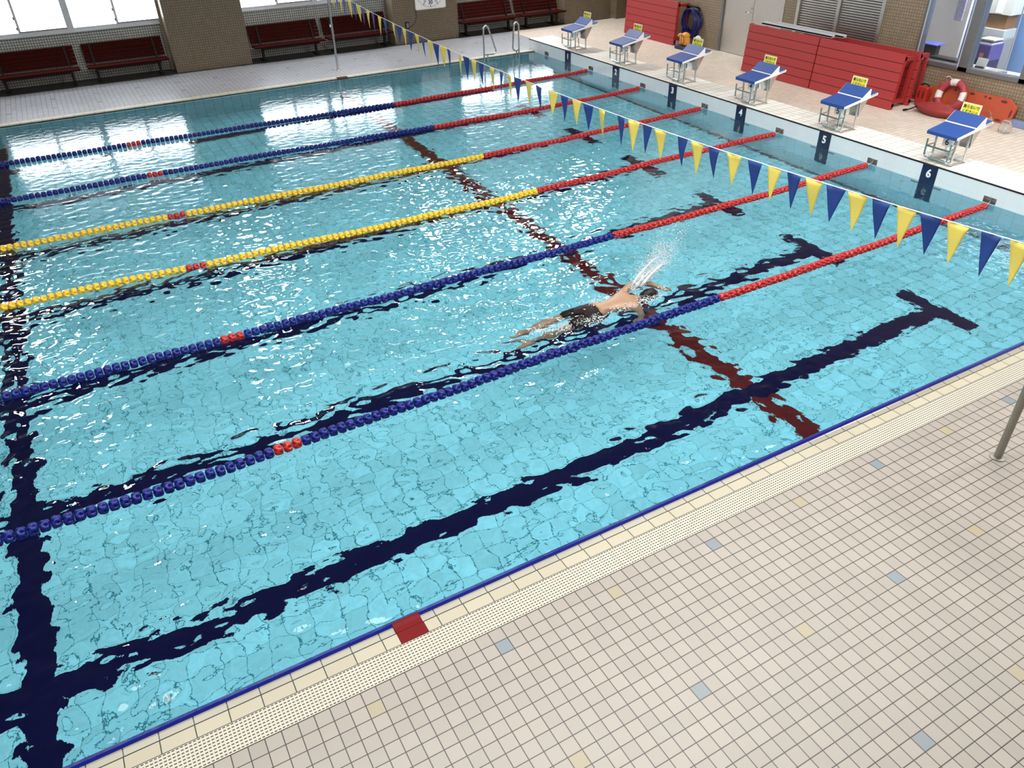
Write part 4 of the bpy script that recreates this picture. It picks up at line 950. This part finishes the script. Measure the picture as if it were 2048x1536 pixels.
# legs: left straight near the surface, right kicking lower
body.append([(0, 0, 0.02, .135, .085), (-.10, .09, .005, .092, .088), (-.28, .10, -.015, .078, .076), (-.46, .10, -.05, .056, .055), (-.62, .09, -.07, .052, .050), (-.84, .08, -.12, .034, .034), (-.90, .08, -.125, .032, .036), (-1.04, .08, -.15, .036, .020)])
body.append([(0, 0, 0.02, .135, .085), (-.10, -.09, .0, .092, .088), (-.28, -.11, -.03, .078, .076), (-.46, -.11, -.06, .056, .055), (-.62, -.10, -.12, .052, .050), (-.82, -.08, -.19, .034, .034), (-.88, -.08, -.20, .032, .036), (-1.00, -.08, -.25, .036, .020)])
def hand(px, py, pz, d, side, sgn):
    """five fingers fanned from the palm along d"""
    d = Vector(d).normalized(); s = Vector(side).normalized(); n = d.cross(s); out = []
    palm = [(Vector((px, py, pz)) + d*t, r1, r2) for t, r1, r2 in ((0.0, .026, .024), (.045, .040, .018), (.085, .040, .016))]
    out.append([(*p, a, b) for p, a, b in palm])
    base = palm[-1][0]
    for off, L in ((-.030, .070), (-.010, .082), (.010, .078), (.030, .060)):
        p0 = base + s*off - d*0.012; ch = [(*p0, .0095, .0095)]
        for t, dz in ((.45, -.004), (.8, -.012), (1.0, -.020)): ch.append((*(p0 + d*(L*t + .012) + s*off*0.25*t + n*sgn*dz), .0085, .008))
        out.append(ch)
    p0 = palm[0][0] + d*0.02 + s*(-0.03); out.append([(*p0, .011, .011), (*(p0 + d*.035 - s*.028), .010, .010), (*(p0 + d*.065 - s*.036), .0085, .0085)])
    return out
skinned('body', body, M_skin, sw)
h1 = hand(.92, .07, .09, (.85, -.35, -.35), (.35, .9, 0), 1); h2 = hand(.30, -.19, -.34, (-.7, .35, -.6), (0.3, .9, 0.2), -1)
for hh in (h1, h2):
    bmj = bmesh.new(); parts_ = [skinned('hand', [ch], M_skin, None, 1) for ch in hh]
    for p_ in parts_: bmj.from_mesh(p_.data)
    for p_ in parts_: bpy.data.objects.remove(p_)
    me = bpy.data.meshes.new('hand'); bmj.to_mesh(me); bmj.free(); me.materials.append(M_skin)
    for f in me.polygons: f.use_smooth = True
    o = bpy.data.objects.new('hand', me); COL.objects.link(o); o.parent = sw
def head():
    bm = bmesh.new(); bmesh.ops.create_uvsphere(bm, u_segments=32, v_segments=20, radius=1.0)
    for v in bm.verts:                       # local: crown +x, face -z (looking down), ears +-y
        x, y, z = v.co; a = Vector((x*0.115, y*0.076, z*0.098))
        if z < 0:
            a.z += 0.012*max(0, -z)**2 if x > .35 else 0
            nose = math.exp(-((x + .05)/.16)**2 - (y/.16)**2); a.z -= 0.024*nose
            for s in (-1, 1): a.z += 0.009*math.exp(-((x - .10)/.12)**2 - ((y - s*.38)/.16)**2)
            a.z -= 0.006*math.exp(-((x + .38)/.10)**2 - (y/.30)**2); a.z += 0.006*math.exp(-((x + .48)/.05)**2 - (y/.3)**2)
        if x < -.4: a.y *= 0.82
        v.co = a
    for s in (-1, 1):
        ret = bmesh.ops.create_uvsphere(bm, u_segments=10, v_segments=8, radius=1.0)
        for v in ret['verts']: v.co = Vector((v.co.x*.030 - .005, v.co.y*.008 + s*.077, v.co.z*.018 + .005))
    me = bpy.data.meshes.new('head'); bm.to_mesh(me); bm.free(); me.materials.append(M_skin)
    for f in me.polygons: f.use_smooth = True
    o = bpy.data.objects.new('head', me); COL.objects.link(o); o.parent = sw; o.location = (.72, 0, .055); o.rotation_euler = (0.25, -0.15, 0)
    bm = bmesh.new(); bmesh.ops.create_uvsphere(bm, u_segments=32, v_segments=20, radius=1.0); rr = random.Random(2)
    bmesh.ops.delete(bm, geom=[v for v in bm.verts if v.co.z < -0.25 and v.co.x < 0.55], context='VERTS')
    for v in bm.verts: k = 1.05 + rr.uniform(-.03, .04); v.co = Vector((v.co.x*.115*k, v.co.y*.078*k, v.co.z*.100*k))
    me = bpy.data.meshes.new('hair'); bm.to_mesh(me); bm.free(); me.materials.append(M_hair)
    for f in me.polygons: f.use_smooth = True
    hr = bpy.data.objects.new('hair', me); COL.objects.link(hr); hr.parent = sw; hr.location = o.location; hr.rotation_euler = o.rotation_euler
head()
sh = [[(.09, 0, .028, .142, .094), (0, 0, 0.02, .150, .100), (-.10, .09, .005, .108, .104), (-.28, .10, -.015, .094, .092), (-.40, .10, -.038, .084, .080)],
      [(0, 0, 0.02, .150, .100), (-.10, -.09, .0, .108, .104), (-.28, -.11, -.03, .094, .092), (-.40, -.11, -.05, .084, .080)]]
skinned('swim_shorts', sh, M_shorts, sw)

# spray thrown up by the reaching arm and the kick
def spray():
    bm = bmesh.new(); r_ = random.Random(21)
    def drop(p, r, stretch=(1, 1, 1)):
        ret = bmesh.ops.create_icosphere(bm, subdivisions=1, radius=r)
        for v in ret['verts']: v.co = Vector((v.co.x*stretch[0], v.co.y*stretch[1], v.co.z*stretch[2])) + Vector(p)
    a, b = Vector((-5.83, -11.42, 0.05)), Vector((-5.22, -11.28, 0.40))
    for i in range(2400):                      # plume off the forearm
        t = r_.random()**0.8; w_ = 0.05 + 0.10*t
        p = a.lerp(b, t) + Vector((r_.gauss(0, w_*.5), r_.gauss(0, w_*.7), r_.gauss(0, w_*.5))); drop(p, r_.uniform(.0012, .0062)*(1.1 - .5*t), (1.6, 1, 1.3))
    for i in range(60):                       # far thrown drops
        t = r_.random(); p = b + Vector((t*0.35 + r_.gauss(0, .06), t*0.12 + r_.gauss(0, .08), t*0.12 + r_.gauss(0, .06))); drop(p, r_.uniform(.002, .006), (2, 1, 1))
    for i in range(1300):                      # froth on the surface round head, shoulder and hips
        c = r_.choice(((-5.72, -11.62), (-5.85, -11.66), (-6.1, -11.66), (-5.62, -11.5), (-6.55, -11.72), (-6.9, -11.66), (-7.15, -11.62), (-6.3, -11.38)))
        drop((c[0] + r_.gauss(0, .10), c[1] + r_.gauss(0, .05), 0.004 + abs(r_.gauss(0, .012))), r_.uniform(.0015, .0065), (1.5, 1.2, .6))
    me = bpy.data.meshes.new('water_spray'); bm.to_mesh(me); bm.free(); me.materials.append(M_spray)
    for f in me.polygons: f.use_smooth = True
    o = bpy.data.objects.new('water_spray', me); COL.objects.link(o)
    tag(o, 'white spray and froth thrown up around the swimmer', 'spray', kind='stuff')
    # thin sheets of water arching off the arm
    q = MB()
    for i in range(9):
        r0 = random.Random(40 + i); p0 = Vector((-5.78 + r0.uniform(-.05, .1), -11.42 + r0.uniform(-.05, .05), .08)); v = Vector((r0.uniform(.5, .9), r0.uniform(.0, .35), r0.uniform(.35, .65)))
        q.tube([p0 + v*t + Vector((0, 0, -0.45*t*t)) for t in np.linspace(0, r0.uniform(.5, .85), 10)], [0.014*(1 - .09*k) for k in range(10)], 6)
    s = q.build('streaks', M_spray, o, True); s['kind'] = 'stuff'
spray()
bpy.context.view_layer.update()
